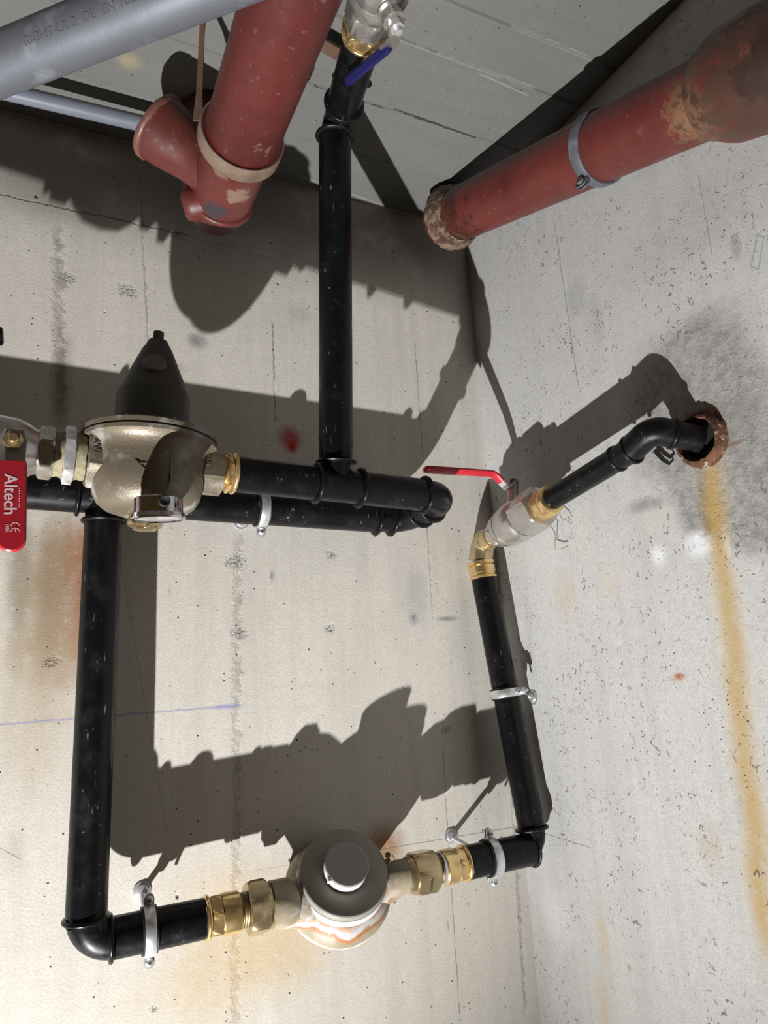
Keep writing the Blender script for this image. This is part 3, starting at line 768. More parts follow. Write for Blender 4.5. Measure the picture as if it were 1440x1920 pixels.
# ================================================================== rear run along the wall
E0, E1 = Vector((-0.7726,-0.0470,-0.5225)), Vector((-0.1849,-0.0470,-0.5402))
DE = (E1 - E0).normalized()
def Ex(x): return lerp(E0, E1, (x - E0.x) / (E1.x - E0.x))
xl = (-0.6084,-0.0470,-0.5285)[0]; xr = LT.x + .040; xq = (-0.2180,-0.0470,-0.5399)[0]
black_pipe('black pipe behind the red lever, running off to the left along the wall', E0, Ex(xl), PR, (.993,))
t = thing('pipe_tee', 'black tee above the longest upright pipe, half hidden by the bronze regulator', 'pipe tee', Ex(LT.x))
m = MB(); m.tube([Ex(xl + .001), Ex(xr)], PR - .0005, 40); m.tube([Ex(LT.x), LT - Vector((0, 0, .0035))], PR - .0005, 40)
m.build('body', M_black, t)
ring(MB(), LT - Vector((0, 0, .0010)), (0, 0, 1), PR - .0005, PR + .0042, .0058).build('collar_ring', M_black, t)
black_pipe('black pipe close to the wall, passing behind the brass fitting and front pipe', Ex(xr) + DE * .0003, Ex(xq), PR, (.993,))
clamp('zinc clamp on the pipe close to the wall, below the front pipe', Ex((-0.3871,-0.0470,-0.5366)[0]), DE, (0, -1, .0), PR, (-0.4018,0.0000,-0.5431), (0, -1, 0))

# ================================================================== front run with the pressure regulator
FA, FB = Vector((-0.5882,-0.1610,-0.5141)), Vector((-0.1632,-0.1480,-0.5297))
DF = (FB - FA).normalized()
def Fx(x): return lerp(FA, FB, (x - FA.x) / (FB.x - FA.x))
fx = dict(b0=(-0.4712,-0.1520,-0.5201)[0], b1=(-0.4492,-0.1520,-0.5212)[0], r1=(-0.3527,-0.1520,-0.5234)[0], r2=(-0.2920,-0.1520,-0.5245)[0], r3=(-0.1955,-0.1520,-0.5294)[0])
# rear elbow and front elbow with the short pipe between
ER = Vector((E1.x + .006, E1.y, E1.z)); 
el1 = bend(Ex(xq) + DE * .0003, ER, lerp(ER, FB, .42), .030)
d12 = (FB - ER).normalized()
elbow('black elbow turning out from the wall at the end of the rear pipe', el1, PR - .0012, [(Ex(xq) + DE * .0215, DE)], .0055)
black_pipe('very short black pipe joining rear elbow and front elbow', lerp(ER, FB, .425), lerp(ER, FB, .70), PR, (.04, .92))
elbow('black elbow with rounded back at the end of the front pipe', bend(lerp(ER, FB, .705), FB, Fx(fx['r3']) + DF * .0003, .026), PR - .0008, [], .005)
black_pipe('short black pipe between the front tee and the round front elbow', Fx(fx['r2'] + .0035), Fx(fx['r3']), PR, (.965,))
t = thing('pipe_tee', 'black tee in the front pipe, from which the leaning riser goes up', 'pipe tee', Fx((-0.3221,-0.1520,-0.5242)[0]))
TC = Fx((-0.3221,-0.1520,-0.5242)[0]); MTOP = Vector((-0.3238,-0.1950,-0.0622)); MBOT = Vector((-0.3235,-0.1550,-0.4946)); DM = (MTOP - MBOT).normalized()
m = MB(); m.tube([Fx(fx['r1'] + .0002), Fx(fx['r2'] + .0033)], PR - .0006, 40); m.tube([TC, MBOT - DM * .0025], [PR - .003, PR - .0026], 40)
tb = m.build('body', M_black, t)
ring(MB(), Fx(fx['r1'] + .0030), DF, PR - .0006, PR + .0048, .0058).build('collar_ring', M_black, t)
ring(MB(), Fx(fx['r2']), DF, PR - .0006, PR + .0048, .0058).build('collar_ring', M_black, t)
ring(MB(), MBOT - DM * .0006, DM, PR - .003, PR + .0052, .0058).build('collar_ring', M_black, t)
black_pipe('black pipe between the brass threaded end of the regulator and the front tee', Fx(fx['b1']), Fx(fx['r1']), PR)
black_pipe('tall black riser leaning forward between the front tee and the ceiling', MBOT + DM * .0024, MTOP, PR, (.993,))

# brass threaded piece on the regulator outlet
t = thing('brass_connector', 'shiny brass threaded connector on the dated side of the bronze regulator', 'pipe connector', Fx(fx['b1']))
ring(MB(), Fx(fx['b1']) - DF * .0032, DF, PR - .002, PR + .0030, .0060).build('flange_bead', M_brass, t)
MB().hexa(Fx(fx['b0']), DF, .0100, fx['b1'] - fx['b0'] - .0065, PR + .0022, .001, up=(0, .2, 1)).build('hexagon', M_brass, t)
L0 = .0098
MB().lathe(Fx(fx['b0']), DF, [(.0002, .015), (.0002, PR - .001)] + [(L0 * k / 8, PR - (.0002 if k % 2 else .0013)) for k in range(1, 9)] + [(L0, .015)], 44).build('thread', M_brass, t)

# regulator
RP0, RP1 = Vector((-0.5486,-0.1600,-0.5861)), Vector((-0.5371,-0.1600,-0.3656))
RX = (RP1 - RP0).normalized()
def RAx(z): return lerp(RP0, RP1, (z - RP0.z) / (RP1.z - RP0.z))
zb = (-0.5427,-0.1310,-0.5708)[2]; zf = (-0.5603,-0.2240,-0.4950)[2]; zt = (-0.5604,-0.2240,-0.4871)[2]
zg1 = (-0.5349,-0.1520,-0.4391)[2]; zg2 = (-0.5356,-0.1520,-0.3827)[2]; zg3 = (-0.5357,-0.1520,-0.3723)[2]; zbolt = (-0.5359,-0.1520,-0.3618)[2]
t = thing('pressure_regulator', 'cast bronze pressure regulator with dark conical bell and dial gauge', 'pressure regulator', RAx(zb))
o = RAx(zb); H = (zf - zb)
m = MB(); m.lathe(o, RX, [(0, .018), (0, .034), (.003, .043), (.009, .0505), (.018, .0555), (.030, .0580), (H * .55, .0585), (H * .75, .0590), (H * .88, .0615), (H - .0035, .0680), (H - .002, .0712), (H + .0022, .0716), (H + .0026, .060)], 72)
pz = Fx(RAx(-.51).x)
for (x0, x1, r, ph) in (((-0.6086,-0.1520,-0.5108)[0], -.56, .0335, 0), (-.52, (-0.4670,-0.1520,-0.5205)[0], .0290, 0)):
    q = Fx(x0); m.hexa(q, DF, 0, x1 - x0, r, .0016, phase=PI / 6, up=(0, .10, 1))
rb = m.build('body', M_bronze, t, 40)
MB().lathe(o, RX, [(H + .0028, .058), (H + .0028, .0700), (H + .0046, .0700), (H + .0046, .058)], 72, closed=True).build('gasket', M_rubber, t)
H2 = H + .0047
MB().lathe(o, RX, [(H2, .040), (H2, .0712), (H2 + .0045, .0716), (H2 + .0058, .0705), (H2 + .0058, .036)], 72).build('cover_flange', M_bronze, t)
for k in range(8):
    th = 2 * PI * k / 8 + .2
    p = o + RX * (H2 + .0060) + Vector((math.cos(th) * .060, math.sin(th) * .060, -math.cos(th) * .060 * .053))
    MB().hexa(p, RX, 0, .0042, .0048, .0008).build('flange_screw', M_bronze, t)
ob = RAx(zf + .011)
zz = lambda z: (z - ob.z)
MB().lathe(ob, RX, [(0, .0392), (zz(zg1), .0392), (zz(zg1) + .004, .0380), (zz(zg2), .0165), (zz(zg2) + .004, .0140), (zz(zg3) + .001, .0105), (zz(zg3) + .001, .004)], 64).build('bell', M_bell, t)
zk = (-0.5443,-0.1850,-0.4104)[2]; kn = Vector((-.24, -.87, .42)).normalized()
MB().lathe(RAx(zk) + Vector((-.0062, -.0272, .0012)), kn, [(-.004, .0125), (.0012, .0125), (.0022, .0115)], 36).build('bell_light_spot', m_plain('bell_light_enamel', (.15, .147, .135), .6, .8, 40, .05), t)  # paler disc added to paint a spot of light on the bell
mb = MB().hexa(RAx(zg3 + .0016), RX, 0, zbolt - zg3, .0064, .0008, n=6)
mb.build('adjusting_screw', M_bell, t)
# cast letters
fr = lambda x, r: Fx(x) + Vector((0, -1, .10)).normalized() * (r * .867 + .0003)
text('LWE', rb, M_bronze, fr((-0.6001,-0.1810,-0.5206)[0], .0335) + Vector((0, 0, .002)), (0, 0, -1), (1, 0, 0), .0105, .0006)
text('13/12', rb, M_bronze, fr((-0.4866,-0.1810,-0.5287)[0], .0290), (0, 0, 1), (-1, 0, 0), .0085, .0006)
ar = Vector((-0.5568,-0.2183,-0.5331))
MB().strip([ar + Vector((.011, 0, .0045)), ar + Vector((-.011, .001, 0)), ar + Vector((.006, 0, -.0065)), ar + Vector((.011, 0, .0045))], (0, 1, 0), .0007, .0009).build('arrow', M_bronze, rb)
MB().box(RAx((-0.5429,-0.2120,-0.5377)[2]) + Vector((.0145, -.0566, 0)), (1, -.27, 0), (0, 0, 1), (.27, 1, 0), .0012, .060, .0022, .0004).build('parting_ridge', M_bronze, rb)
# dial gauge
G0 = Vector((-0.5453,-0.2300,-0.5691)); GA = Vector((.02, .06, -1)).normalized()
gs = MB().tube([RAx(G0.z - .004) + Vector((0, -.05, 0)), G0 + Vector((0, .012, -.006))], .006, 16).build('gauge_stem', M_brass, t)
gc = MB().lathe(G0, GA, [(0, .0), (0, .0215), (.0012, .0232), (.0158, .0234), (.0158, .020)], 56).build('gauge_case', M_chrome, t)
MB().lathe(G0, GA, [(.0156, .0229), (.0160, .0252), (.0200, .0262), (.0218, .0255), (.0218, .0230), (.0180, .0225)], 56, closed=True).build('bezel', M_chrome, gc)
MB().lathe(G0, GA, [(.0196, 0), (.0196, .0224), (.0200, .0224), (.0200, 0)], 48).build('dial', M_glass_face, gc)
gp = G0 + GA * .0078 + Vector((.0018, -.0228, 0))
MB().lathe(gp, (.08, -1, -.05), [(-.0015, .0058), (.0012, .0058), (.0020, .0048), (.0008, .0030), (.0004, .0)], 28).build('vent_plug', M_rubber, gc)
sp = G0 + GA * .0085 + Vector((.0168, -.0168, 0)); sn = Vector((.70, -.72, 0)).normalized(); sx_ = Vector((.72, .70, 0)).normalized()
MB().box(sp, sx_, (0, 0, 1), sn, .0095, .0085, .0004).build('sticker', M_sticker, gc)
MB().box(sp + sn * .0003 - sx_ * .002, sx_, (0, 0, 1), sn, .003, .005, .0002).build('print', M_red_ink, gc)
# drain plug
dp = RAx((-0.5476,-0.1520,-0.5816)[2])
MB().lathe(dp, RX, [(-.003, .012), (-.003, .0172), (-.001, .0180), (.003, .0180), (.006, .0168), (zb - dp.z + .006, .0170)], 40).build('drain_plug', M_brass_old, t)
MB().hexa(dp, RX, -.0068, -.0032, .0135, .0006).build('plug_hexagon', M_brass_old, t)

# ================================================================== nipple, union and closed ball valve beside the regulator
vx = dict(h0=(-0.6180,-0.1520,-0.5116)[0], z0=(-0.6303,-0.1520,-0.5114)[0], z1=(-0.6200,-0.1520,-0.5117)[0], u0=(-0.6534,-0.1520,-0.5109)[0], u1=(-0.6394,-0.1520,-0.5115)[0], v1=(-0.6642,-0.1520,-0.5107)[0], c=(-0.6912,-0.1520,-0.5101)[0])
xe = (-0.6092,-0.1520,-0.5109)[0]
t = thing('threaded_nipple', 'zinc nipple wound with hemp between red-lever valve and bronze regulator', 'pipe fitting', Fx(vx['z0']))
MB().lathe(Fx(vx['u1']), DF, [(.0002, .014), (.0002, .0235), (.004, .0228), (vx['z0'] - vx['u1'] - .0002, .0245), (vx['z0'] - vx['u1'] - .0002, .014)], 36).jitter(.0005, 2).build('hemp_wrap', M_hemp, t, 60)
MB().lathe(Fx(vx['z1']), DF, [(.0002, .014), (.0002, .0252), (.004, .0240), (.008, .0250), (xe - vx['z1'] - .0003, .0245), (xe - vx['z1'] - .0003, .014)], 36).jitter(.0005, 4).build('hemp_wrap', M_hemp, t, 60)
MB().hexa(Fx(vx['z0']), DF, 0, vx['z1'] - vx['z0'], .0305, .001, up=(0, .3, 1), n=6).build('hexagon', M_zinc, t)
t = thing('ball_valve', 'plated ball valve with a hanging red lever printed in white', 'ball valve', Fx(vx['c']))
VC = Fx(vx['c'])
m = MB(); m.hexa(Fx(vx['u0']), DF, 0, vx['u1'] - vx['u0'] - .0002, .0275, .002, up=(0, .25, 1))
m.lathe(VC, DF, [(-.040, .014), (-.040, .024), (-.034, .027), (-.02, .0318), (0, .0330), (.018, .0315), (.028, .0275), (.034, .0235), (vx['u0'] - VC.x + .001, .0225), (vx['u0'] - VC.x + .001, .014)], 48)
m.hexa(VC, -DF, .040, .060, .0275, .002, up=(0, .25, 1))
vb = m.build('body', M_nickel, t)
VN = Vector((-0.6754,-0.2000,-0.5126)); VS = Vector((VC.x + .012, VC.y, VN.z - .004))
VS = Vector((VN.x, VC.y, VN.z)); 
MB().lathe(VS, (VN - VS), [(.012, .013), (.030, .012), (.034, .009), ((VN - VS).length - .002, .0085)], 28).build('stem_collar', M_nickel, t)
lv = Vector((.006, -.05, -1)).normalized()
lo = VN + Vector((0, .0035, .012))
m = plate([(0, -.0085), (.014, -.0118), (.036, -.0112), (.050, -.0112), (.050, .0112), (.036, .0112), (.014, .0118), (0, .0085)], lo, (0, -.04, -1), (1, 0, 0), .0030, .0006)
arm = m.build('lever_arm', M_nickel, t)
MB().hexa(VN, (0, -1, 0), -.0005, .0050, .0094, .001, up=(0, 0, 1)).build('stem_nut', M_brass_old, t)
MB().lathe(VN, (0, -1, 0), [(.0050, .0044), (.0095, .0044), (.0105, .0036)], 20).build('stem_end', M_brass, t)
go = Vector((-0.6748,-0.2040,-0.5348)); gl = (Vector((-0.6715,-0.2130,-0.6234)) - go)
grip = plate([(0, -.0112), (.004, -.0122)] + stadium(gl.length, .0250, .0242, 14)[1:-1] + [(.004, .0122), (0, .0112)], go, gl, (1, 0, 0), .0055, .0016).build('lever_grip', M_lever_red, t)
gd = gl.normalized(); gnv = gd.cross(Vector((1, 0, 0))).normalized()
fpt = lambda s, x: go + gd * s + Vector((1, 0, 0)) * x + gnv * .0056
k = gl.length / 171.0          # one photo-pixel along the grip
text('Altech', grip, M_white_ink, fpt(66 * k, -.0018), gd, (1, 0, 0), .0152, .00015, bold=.0001, sx=1.0)
m = MB()
for i in range(8): m.lathe(fpt((54 + i * 4.9) * k, .0060), gnv, [(0, .00062), (.0002, .00062)], 10)
m.build('dotted_line', M_white_ink, grip)
m = MB()
for (s0, bar) in ((125 * k, False), (135 * k, True)):
    c0 = fpt(s0, .0030); pts = []
    for i in range(9):
        th = PI / 2 + PI * i / 8
        pts.append(c0 + gd * (math.cos(th) * .0036) + Vector((1, 0, 0)) * (math.sin(th) * .0036))
    m.strip(pts, gnv, .0003, .0006)
    if bar: m.strip([c0, c0 - gd * .0034], gnv, .0003, .0006)
m.build('conformity_mark', M_white_ink, grip)
text('1321', grip, M_white_ink, fpt(128 * k, -.0036), gd, (1, 0, 0), .0040, .00015)
black_pipe('black pipe beyond the red-lever valve, leading out of view', Fx(VC.x - .30), Fx(VC.x - .061), PR, (.985,))
t = thing('black_nozzle', 'small rounded black nozzle peeping in above the red-lever valve', 'nozzle', Fx(VC.x - .10))
cp = Vector((-0.7233,-0.1520,-0.3885)); ce_ = Vector((-0.6912,-0.1520,-0.3863))
MB().tube([Fx(VC.x - .105) + Vector((0, 0, .020)), cp + Vector((-.055, 0, -.03)), cp + Vector((-.05, 0, -.006)), cp + Vector((-.04, 0, 0)), cp], .006, 16).build('arm', M_black, t)
MB().lathe(cp, ce_ - cp, [(0, .004), (0, .0098), ((ce_ - cp).length - .003, .0098), ((ce_ - cp).length - .001, .0088), ((ce_ - cp).length, .006)], 28).build('cap', M_black, t)

# ================================================================== under the ceiling: riser elbow, outgoing pipe, blue-lever valve
U0, U1 = Vector((-0.3275,-0.2340,-0.0509)), Vector((-0.3525,-0.3470,-0.0663))
DU = (U1 - U0).normalized()
el = bend(MTOP + DM * .0004, lerp(MTOP + DM * .018, U0 - DU * .032, .5), U0 - DU * .0003, .012)
elbow('black elbow just under the ceiling on top of the leaning riser', el, PR - .0025)
black_pipe('black pipe under the ceiling between riser elbow and blue-lever valve', U0, U1, PR, (.03,))
t = thing('brass_connector', 'brass hexagon connector under the ceiling next to the blue-lever valve', 'pipe connector', U1)
ring(MB(), U1 + DU * .0034, DU, PR - .001, PR + .0036, .0064).build('flange_bead', M_brass, t)
MB().hexa(U1, DU, .0068, .0200, PR + .0046, .0012, up=(.3, 0, 1)).build('hexagon', M_brass, t)
MB().lathe(U1, DU, [(.0202, .014), (.0202, PR + .002), (.0235, PR + .001), (.0235, .014)], 40).build('collar', M_brass_old, t)
t = thing('ball_valve', 'plated ball valve under the ceiling with a blue lever', 'ball valve', U1 + DU * .06)
VU = U1 + DU * .0237
m = MB(); m.hexa(VU, DU, 0, .022, .0262, .0018, up=(.3, 0, 1))
m.lathe(VU, DU, [(.021, .016), (.021, .0225), (.026, .0262), (.036, .0310), (.052, .0325), (.066, .0310), (.078, .0262), (.084, .023), (.084, .014)], 48)
m.hexa(VU, DU, .084, .108, .0262, .0018, up=(.3, 0, 1))
m.lathe(VU, DU, [(.044, .0322), (.044, .0332), (.049, .0332), (.049, .0322)], 48, closed=True)
m.build('body', M_nickel, t)
black_pipe('black pipe beyond the blue-lever valve, going out over the viewer', VU + DU * .1085, VU + DU * .22, PR)
VQ = VU + DU * .052; SN = (Vector((-0.3550,-0.4257,-0.1247)) - VQ)
SL = SN.length; SN = SN.normalized()
MB().lathe(VQ, SN, [(.026, .0130), (.034, .0125), (.036, .0100), (SL - .010, .0095), (SL - .008, .0115), (SL - .004, .0115), (SL - .003, .007)], 28).build('stem_collar', M_nickel, t)
MB().hexa(VQ, SN, SL - .0028, SL + .0045, .0078, .001).build('stem_nut', M_zinc, t)
MB().lathe(VQ, SN, [(SL + .0045, .0036), (SL + .0095, .0036)], 16).build('stem_end', M_zinc, t)
l0 = VQ + SN * (SL - .003); l1 = Vector((-0.3503,-0.4165,-0.1249)); l2 = Vector((-0.3467,-0.3990,-0.1200)); l3 = Vector((-0.3610,-0.3198,-0.1009))
MB().strip([l0 + (l0 - l1).normalized() * .010, l0, l1, l2, lerp(l2, l3, .12)], SN.cross((l3 - l2).normalized()).cross(SN) if False else (l3 - l2).cross(SN), .0150, .0028).build('lever_arm', M_nickel, t)
MB().tube([lerp(l2, l3, .03), lerp(l2, l3, .10), lerp(l2, l3, .5), lerp(l2, l3, .94), l3], [.0060, .0072, .0070, .0078, .0058], 24, True, .62).build('lever_grip', M_lever_blue, t)

# ================================================================== run up the right wall into the hole
A0 = RT + DR * .0003; R1 = Vector((-0.0420,-0.2147,-0.5398)); R2 = Vector((-0.0410,-0.3553,-0.5153)); AC = Vector((-0.0360,-0.0375,-0.5691))
DV = (R1 - AC).normalized()
HC = Vector((0.0102,-0.4144,-0.5145)); HN = Vector((-1, 0, -.016)).normalized()
t = thing('brass_elbow', 'brass elbow with collar on top of the slim upright pipe', 'pipe elbow', AC)
MB().lathe(RT, DR, [(.0003, .012), (.0003, RR + .0012), (.003, RR + .0020), (.0045, RR + .0006), (.0055, RR - .0002), (.008, RR), (.009, RR + .0012), (.019, RR + .0014), (.0205, RR), (.021, RR - .001), (.0225, RR + .0016), (.0265, RR + .002), (.0275, RR - .001), (.0275, .012)], 44).build('collar', M_brass, t)
la = (AC - RT).length
MB().tube(bend(RT + DR * .0278, AC + DR * .002, AC + DV * .026, .017), [.0185, .0180] + [.0178] * 11 + [.0166, .0150], 36).build('body', M_brass_old, t)
bs = AC + DR * .0 - DV * .012
MB().lathe(bs, (-1, -.1, .1), [(.006, .006), (.0085, .0058), (.0095, .0045)], 20).build('cast_boss', M_brass_old, t)
MB().lathe(AC, DV, [(.0262, .010), (.0262, .0135), (.030, .0142), (.034, .0135), (.038, .0142), (.0405, .0135), (.0405, .010)], 36).build('thread', M_brass, t)
t = thing('ball_valve', 'plated ball valve on the right wall with a red lever standing out', 'ball valve', AC + DV * .08)
m = MB(); m.hexa(AC, DV, .0408, .0520, .0235, .0018, up=(0, .6, 1))
m.lathe(AC, DV, [(.0515, .014), (.0515, .021), (.055, .0235), (.060, .0262), (.068, .0276), (.0685, .0284), (.0700, .0284), (.0705, .0276), (.086, .0302), (.094, .0306), (.104, .0296), (.110, .0275), (.110, .015)], 48)
vb2 = m.build('body', M_nickel, t)
hl = (R1 - AC).length
m = MB().hexa(AC, DV, .1105, hl - .026, .0305, .0022, up=(.2, 0, 1)); m.build('end_hexagon', M_nickel, t)
SV = AC + DV * .078; ST = Vector((-0.0250,-0.1120,-0.4917))
sd = (ST - SV).normalized(); sl = (ST - SV).length
MB().lathe(SV, sd, [(.022, .0120), (.030, .0110), (.032, .0085), (sl - .003, .0080)], 24).build('stem_collar', M_nickel, t)
MB().hexa(SV, sd, sl - .0020, sl + .0045, .0075, .001).build('stem_nut', M_brass_dark, t)
K1 = Vector((-0.0359,-0.1100,-0.5007)); K2 = Vector((-0.0558,-0.1080,-0.4790)); K3 = Vector((-0.1678,-0.1000,-0.4784))
MB().strip([ST + (ST - K1).normalized() * .006, lerp(ST, K1, .5), K1, lerp(K1, K2, .62)], DV, .0135, .0030).build('lever_arm', M_zinc, t)
MB().tube([lerp(K1, K2, .45), lerp(K1, K2, .8), K2 + (K3 - K2).normalized() * .004, lerp(K2, K3, .15), lerp(K2, K3, .6), lerp(K2, K3, .94), lerp(K2, K3, .985), K3], [.0075, .0082, .0085, .0088, .0092, .0095, .0080, .0045], 28, True, .48, up=DV).build('lever_grip', M_lever_red, t)
t = thing('brass_connector', 'dull brass connector above the right wall valve, with hemp threads hanging', 'pipe connector', R1)
PS = .0148
MB().lathe(AC, DV, [(hl - .0258, .012), (hl - .0258, .0215), (hl - .012, .0205), (hl - .011, .0195), (hl - .006, .0205), (hl - .001, .0195), (hl - .0002, .0175), (hl - .0002, .012)], 44).build('sleeve', M_brass, t)
for pts in (((0.0109,-0.1399,-0.5540), (0.0110,-0.1574,-0.5621), (0.0112,-0.1643,-0.5755), (0.0116,-0.1571,-0.5971), (0.0116,-0.1672,-0.5980), (0.0115,-0.1776,-0.5959)), ((0.0105,-0.1832,-0.5322), (0.0108,-0.1793,-0.5481), (0.0109,-0.1810,-0.5575), (0.0110,-0.1900,-0.5631), (0.0111,-0.1915,-0.5671))):
    pts = [Vector(p) + Vector((-.005 - .012 * (1 - i / 5), 0, 0)) for i, p in enumerate(pts)]
    MB().tube(pts, .0007, 6).build('hemp_thread', M_hemp, t)
black_pipe('thin sloping black pipe between the right wall valve and the wall hole', R1, R2, PS, (.86,), .0018)
EC = Vector((-0.0400,-0.3905,-0.5006)); D2 = (R2 - R1).normalized()
hd = (HC - EC).normalized()
elbow('small black elbow bending into the rusty hole of the right wall', bend(R2 + D2 * .0003, EC, EC + hd * .026, .018), PS + .0012, [(R2 + D2 * .004, D2), (EC + hd * .024, hd)], .0022)
black_pipe('stub of black pipe stuck in the rusty wall hole', EC + hd * .0265, HC - hd * .002, PS + .0006)
g = NG('rust_sleeve'); n7 = g.noise(55, 5, .75); n8 = g.noise(140, 4, .7)
col = g.mix(g.ss(n7, .35, .65), (.045, .020, .012), (.17, .075, .035)); col = g.mix(g.mt('MULTIPLY', g.ss(n8, .56, .66), .8), col, (.46, .40, .33)); g.bump(n7, .8, .003)
M_rust = g.fin(col, .9)
t = thing('pipe_sleeve', 'rusty flaking sleeve lining the pipe hole in the right wall', 'pipe sleeve', HC)
MB().lathe(HC, HN, [(-.002, .0225), (.008, .0230), (.012, .0250), (.010, .0290), (.004, .0320), (-.002, .0335)], 40, closed=True).jitter(.0010, 5).build('ring', M_rust, t, 60)
MB().lathe(HC, HN, [(.0004, 0), (.0006, .0226), (-.001, .0226)], 32).build('opening_shade', M_dark, t)  # dark disc standing in for the unlit inside of the hole
t = thing('black_wire_scrap', 'scrap of black tape curling on the wall under the small elbow', 'scrap', (0.0104,-0.3674,-0.5249))
pts = [Vector(p) + Vector((-.006, 0, 0)) for p in ((0.0101,-0.3526,-0.5083), (0.0102,-0.3555,-0.5150), (0.0104,-0.3613,-0.5232), (0.0105,-0.3695,-0.5306), (0.0104,-0.3763,-0.5273), (0.0104,-0.3739,-0.5235))]
MB().strip(pts, (0, .3, 1), [.008, .006, .005, .004, .0025, .0025], .0012).build('tape', M_blackscrap, t)

# ================================================================== red cast-iron drain pipes
M_red = m_red('red_pipe_paint', (.28, .16, .12), .5)
Q = [Vector(p) for p in ((-0.0721,-0.0875,-0.0503), (-0.0647,-0.3749,-0.1357), (-0.0543,-0.5135,-0.1848), (-0.0503,-0.5827,-0.2002))]
QD = (Q[2] - Q[0]).normalized(); Q0 = Q[0]; ql = (Q[2] - Q0).length
QB = Q[2] + QD * .032
M_red2 = m_red('red_pipe_paint_rusted', (.30, .15, .08), .40, (.135, .026, .021), ((tuple(Q0 + QD * .01), .085, .85, (.045, .014, .010)), (tuple(Q0 + QD * .0), .055, .5, (.16, .09, .05)),
               (tuple(lerp(Q0, Q[2], 1.02) + Vector((-.02, -.02, -.03))), .048, .75, (.24, .13, .07)), (tuple(QB + QD * .08 + Vector((-.02, -.02, -.02))), .14, .90, (.060, .030, .020)), (tuple(QB + QD * .06 + Vector((-.05, -.02, -.03))), .035, .8, (.030, .014, .012)),
               (tuple(QB + QD * .10 + Vector((-.03, -.03, .02))), .035, .75, (.22, .13, .05)), (tuple(QB + QD * .05 + Vector((-.03, 0, .03))), .03, .6, (.15, .07, .045))))
t = thing('red_drain_pipe', 'rusty red drain pipe coming out of the corner under the ceiling', 'drain pipe', Q0)
back = Q0 - QD * .035
MB().lathe(back, QD, [(0, .02), (0, .0405), (ql * .99 + .065, .0405), (ql * .99 + .065, .02)], 64).build('tube', M_red2, t)
o = Q[2] + QD * .032
MB().lathe(o, QD, [(-.012, .0408), (-.010, .0440), (-.002, .0465), (.004, .0500), (.016, .0540), (.050, .0560), (.085, .0550), (.120, .0530), (.16, .050), (.25, .048), (.25, .02)], 64).build('socket', M_red2, t, 50)
mm = MB().lathe(Q0, QD, [(-.012, .0408), (-.014, .0505), (-.006, .0495), (.004, .0465), (.012, .0440), (.018, .0408)], 48, closed=True).jitter(.0014, 9)
g = NG('mortar_collar'); n9 = g.noise(70, 5, .7); g.bump(n9, .8, .003)
mm.build('mortar_collar', g.fin(g.mix(g.ss(n9, .4, .6), (.06, .028, .02), (.22, .15, .10)), .9), t, 60)
t = thing('strap_clamp', 'galvanised strap clamp around the rusty red pipe from the corner', 'pipe clamp', Q[1])
qc = lerp(Q0, Q[2], .70)
MB().lathe(qc, QD, [(-.0075, .0409), (-.0075, .0432), (-.006, .0440), (.006, .0440), (.0075, .0432), (.0075, .0409)], 64, closed=True).build('band', M_galv, t)
dn = (Vector((-0.0866,-0.3964,-0.2128)) - qc); dn = (dn - QD * dn.dot(QD)).normalized()
for q in (-1, 1):
    MB().lathe(qc + dn * .0505 + QD.cross(dn) * (q * .002 - .0009), QD.cross(dn), [(0, .0085), (.0018, .0085)], 24).build('ear', M_galv, t)
MB().hexa(qc + dn * .051, -QD.cross(dn), .003, .0065, .0048, .0006).build('bolt', M_galv, t)
MB().box(qc + dn * .045, QD, dn, QD.cross(dn), .014, .006, .0060, .0006).build('ear_root', M_galv, t)

# left pipe coming towards the viewer into the broken branch fitting
C0, C1 = Vector((-0.4650,-0.2576,-0.1585)), Vector((-0.4700,-0.4400,-0.1584))
DC = (C1 - C0).normalized(); DI = -DC
M_red_fit = m_red('red_fitting_paint', (.34, .25, .18), .7, (.13, .027, .022), ((tuple(C0 + DI * .100 + Vector((-.014, -.012, -.036))), .016, .9, (.035, .033, .042)), (tuple(C0 + DI * .062 + Vector((.006, -.012, -.036))), .016, .6, (.30, .22, .16)), (tuple(C0 + DI * .03 + Vector((-.02, -.012, -.036))), .012, .5, (.30, .22, .16))))
t = thing('red_drain_pipe', 'red drain pipe hanging under the ceiling, entering the brown-banded socket', 'drain pipe', C0)
MB().lathe(C0, DC, [(-.004, .030), (-.004, .0425), (.004, .0425), (.020, .0415), (.040, .0410), (.75, .0410), (.75, .03)], 64).build('tube', M_red, t)
t = thing('red_branch_fitting', 'red cast branch fitting with chipped bell mouth and shade-darkened lower rim', 'pipe fitting', C0 + DI * .08)
m = MB(); IL = C0.y / -1.0
m.lathe(C0, DI, [(-.008, .0430), (-.008, .0450), (.012, .0452), (.016, .0445), (.024, .0405), (.040, .0390), (.085, .0385), (.105, .0385)], 64)
BR = C0 + DI * .078 + Vector((0, 0, -.006)); BT = Vector((-0.5409,-0.1680,-0.1009)); DBR = (BT - BR).normalized(); bl = (BT - BR).length
m.lathe(BR, DBR, [(0, .030), (bl * .38, .030), (bl * .50, .0310), (bl * .66, .0345), (bl * .82, .0380), (bl * .94, .0393), (bl, .0400), (bl + .001, .0385)], 56)
m.lathe(BR + DI * .03 + Vector((-.012, 0, -.004)), (-.9, .35, -.25), [(0, .02), (.026, .02), (.034, .017), (.036, .012)], 32)
m.build('body', M_red_fit, t, 50)
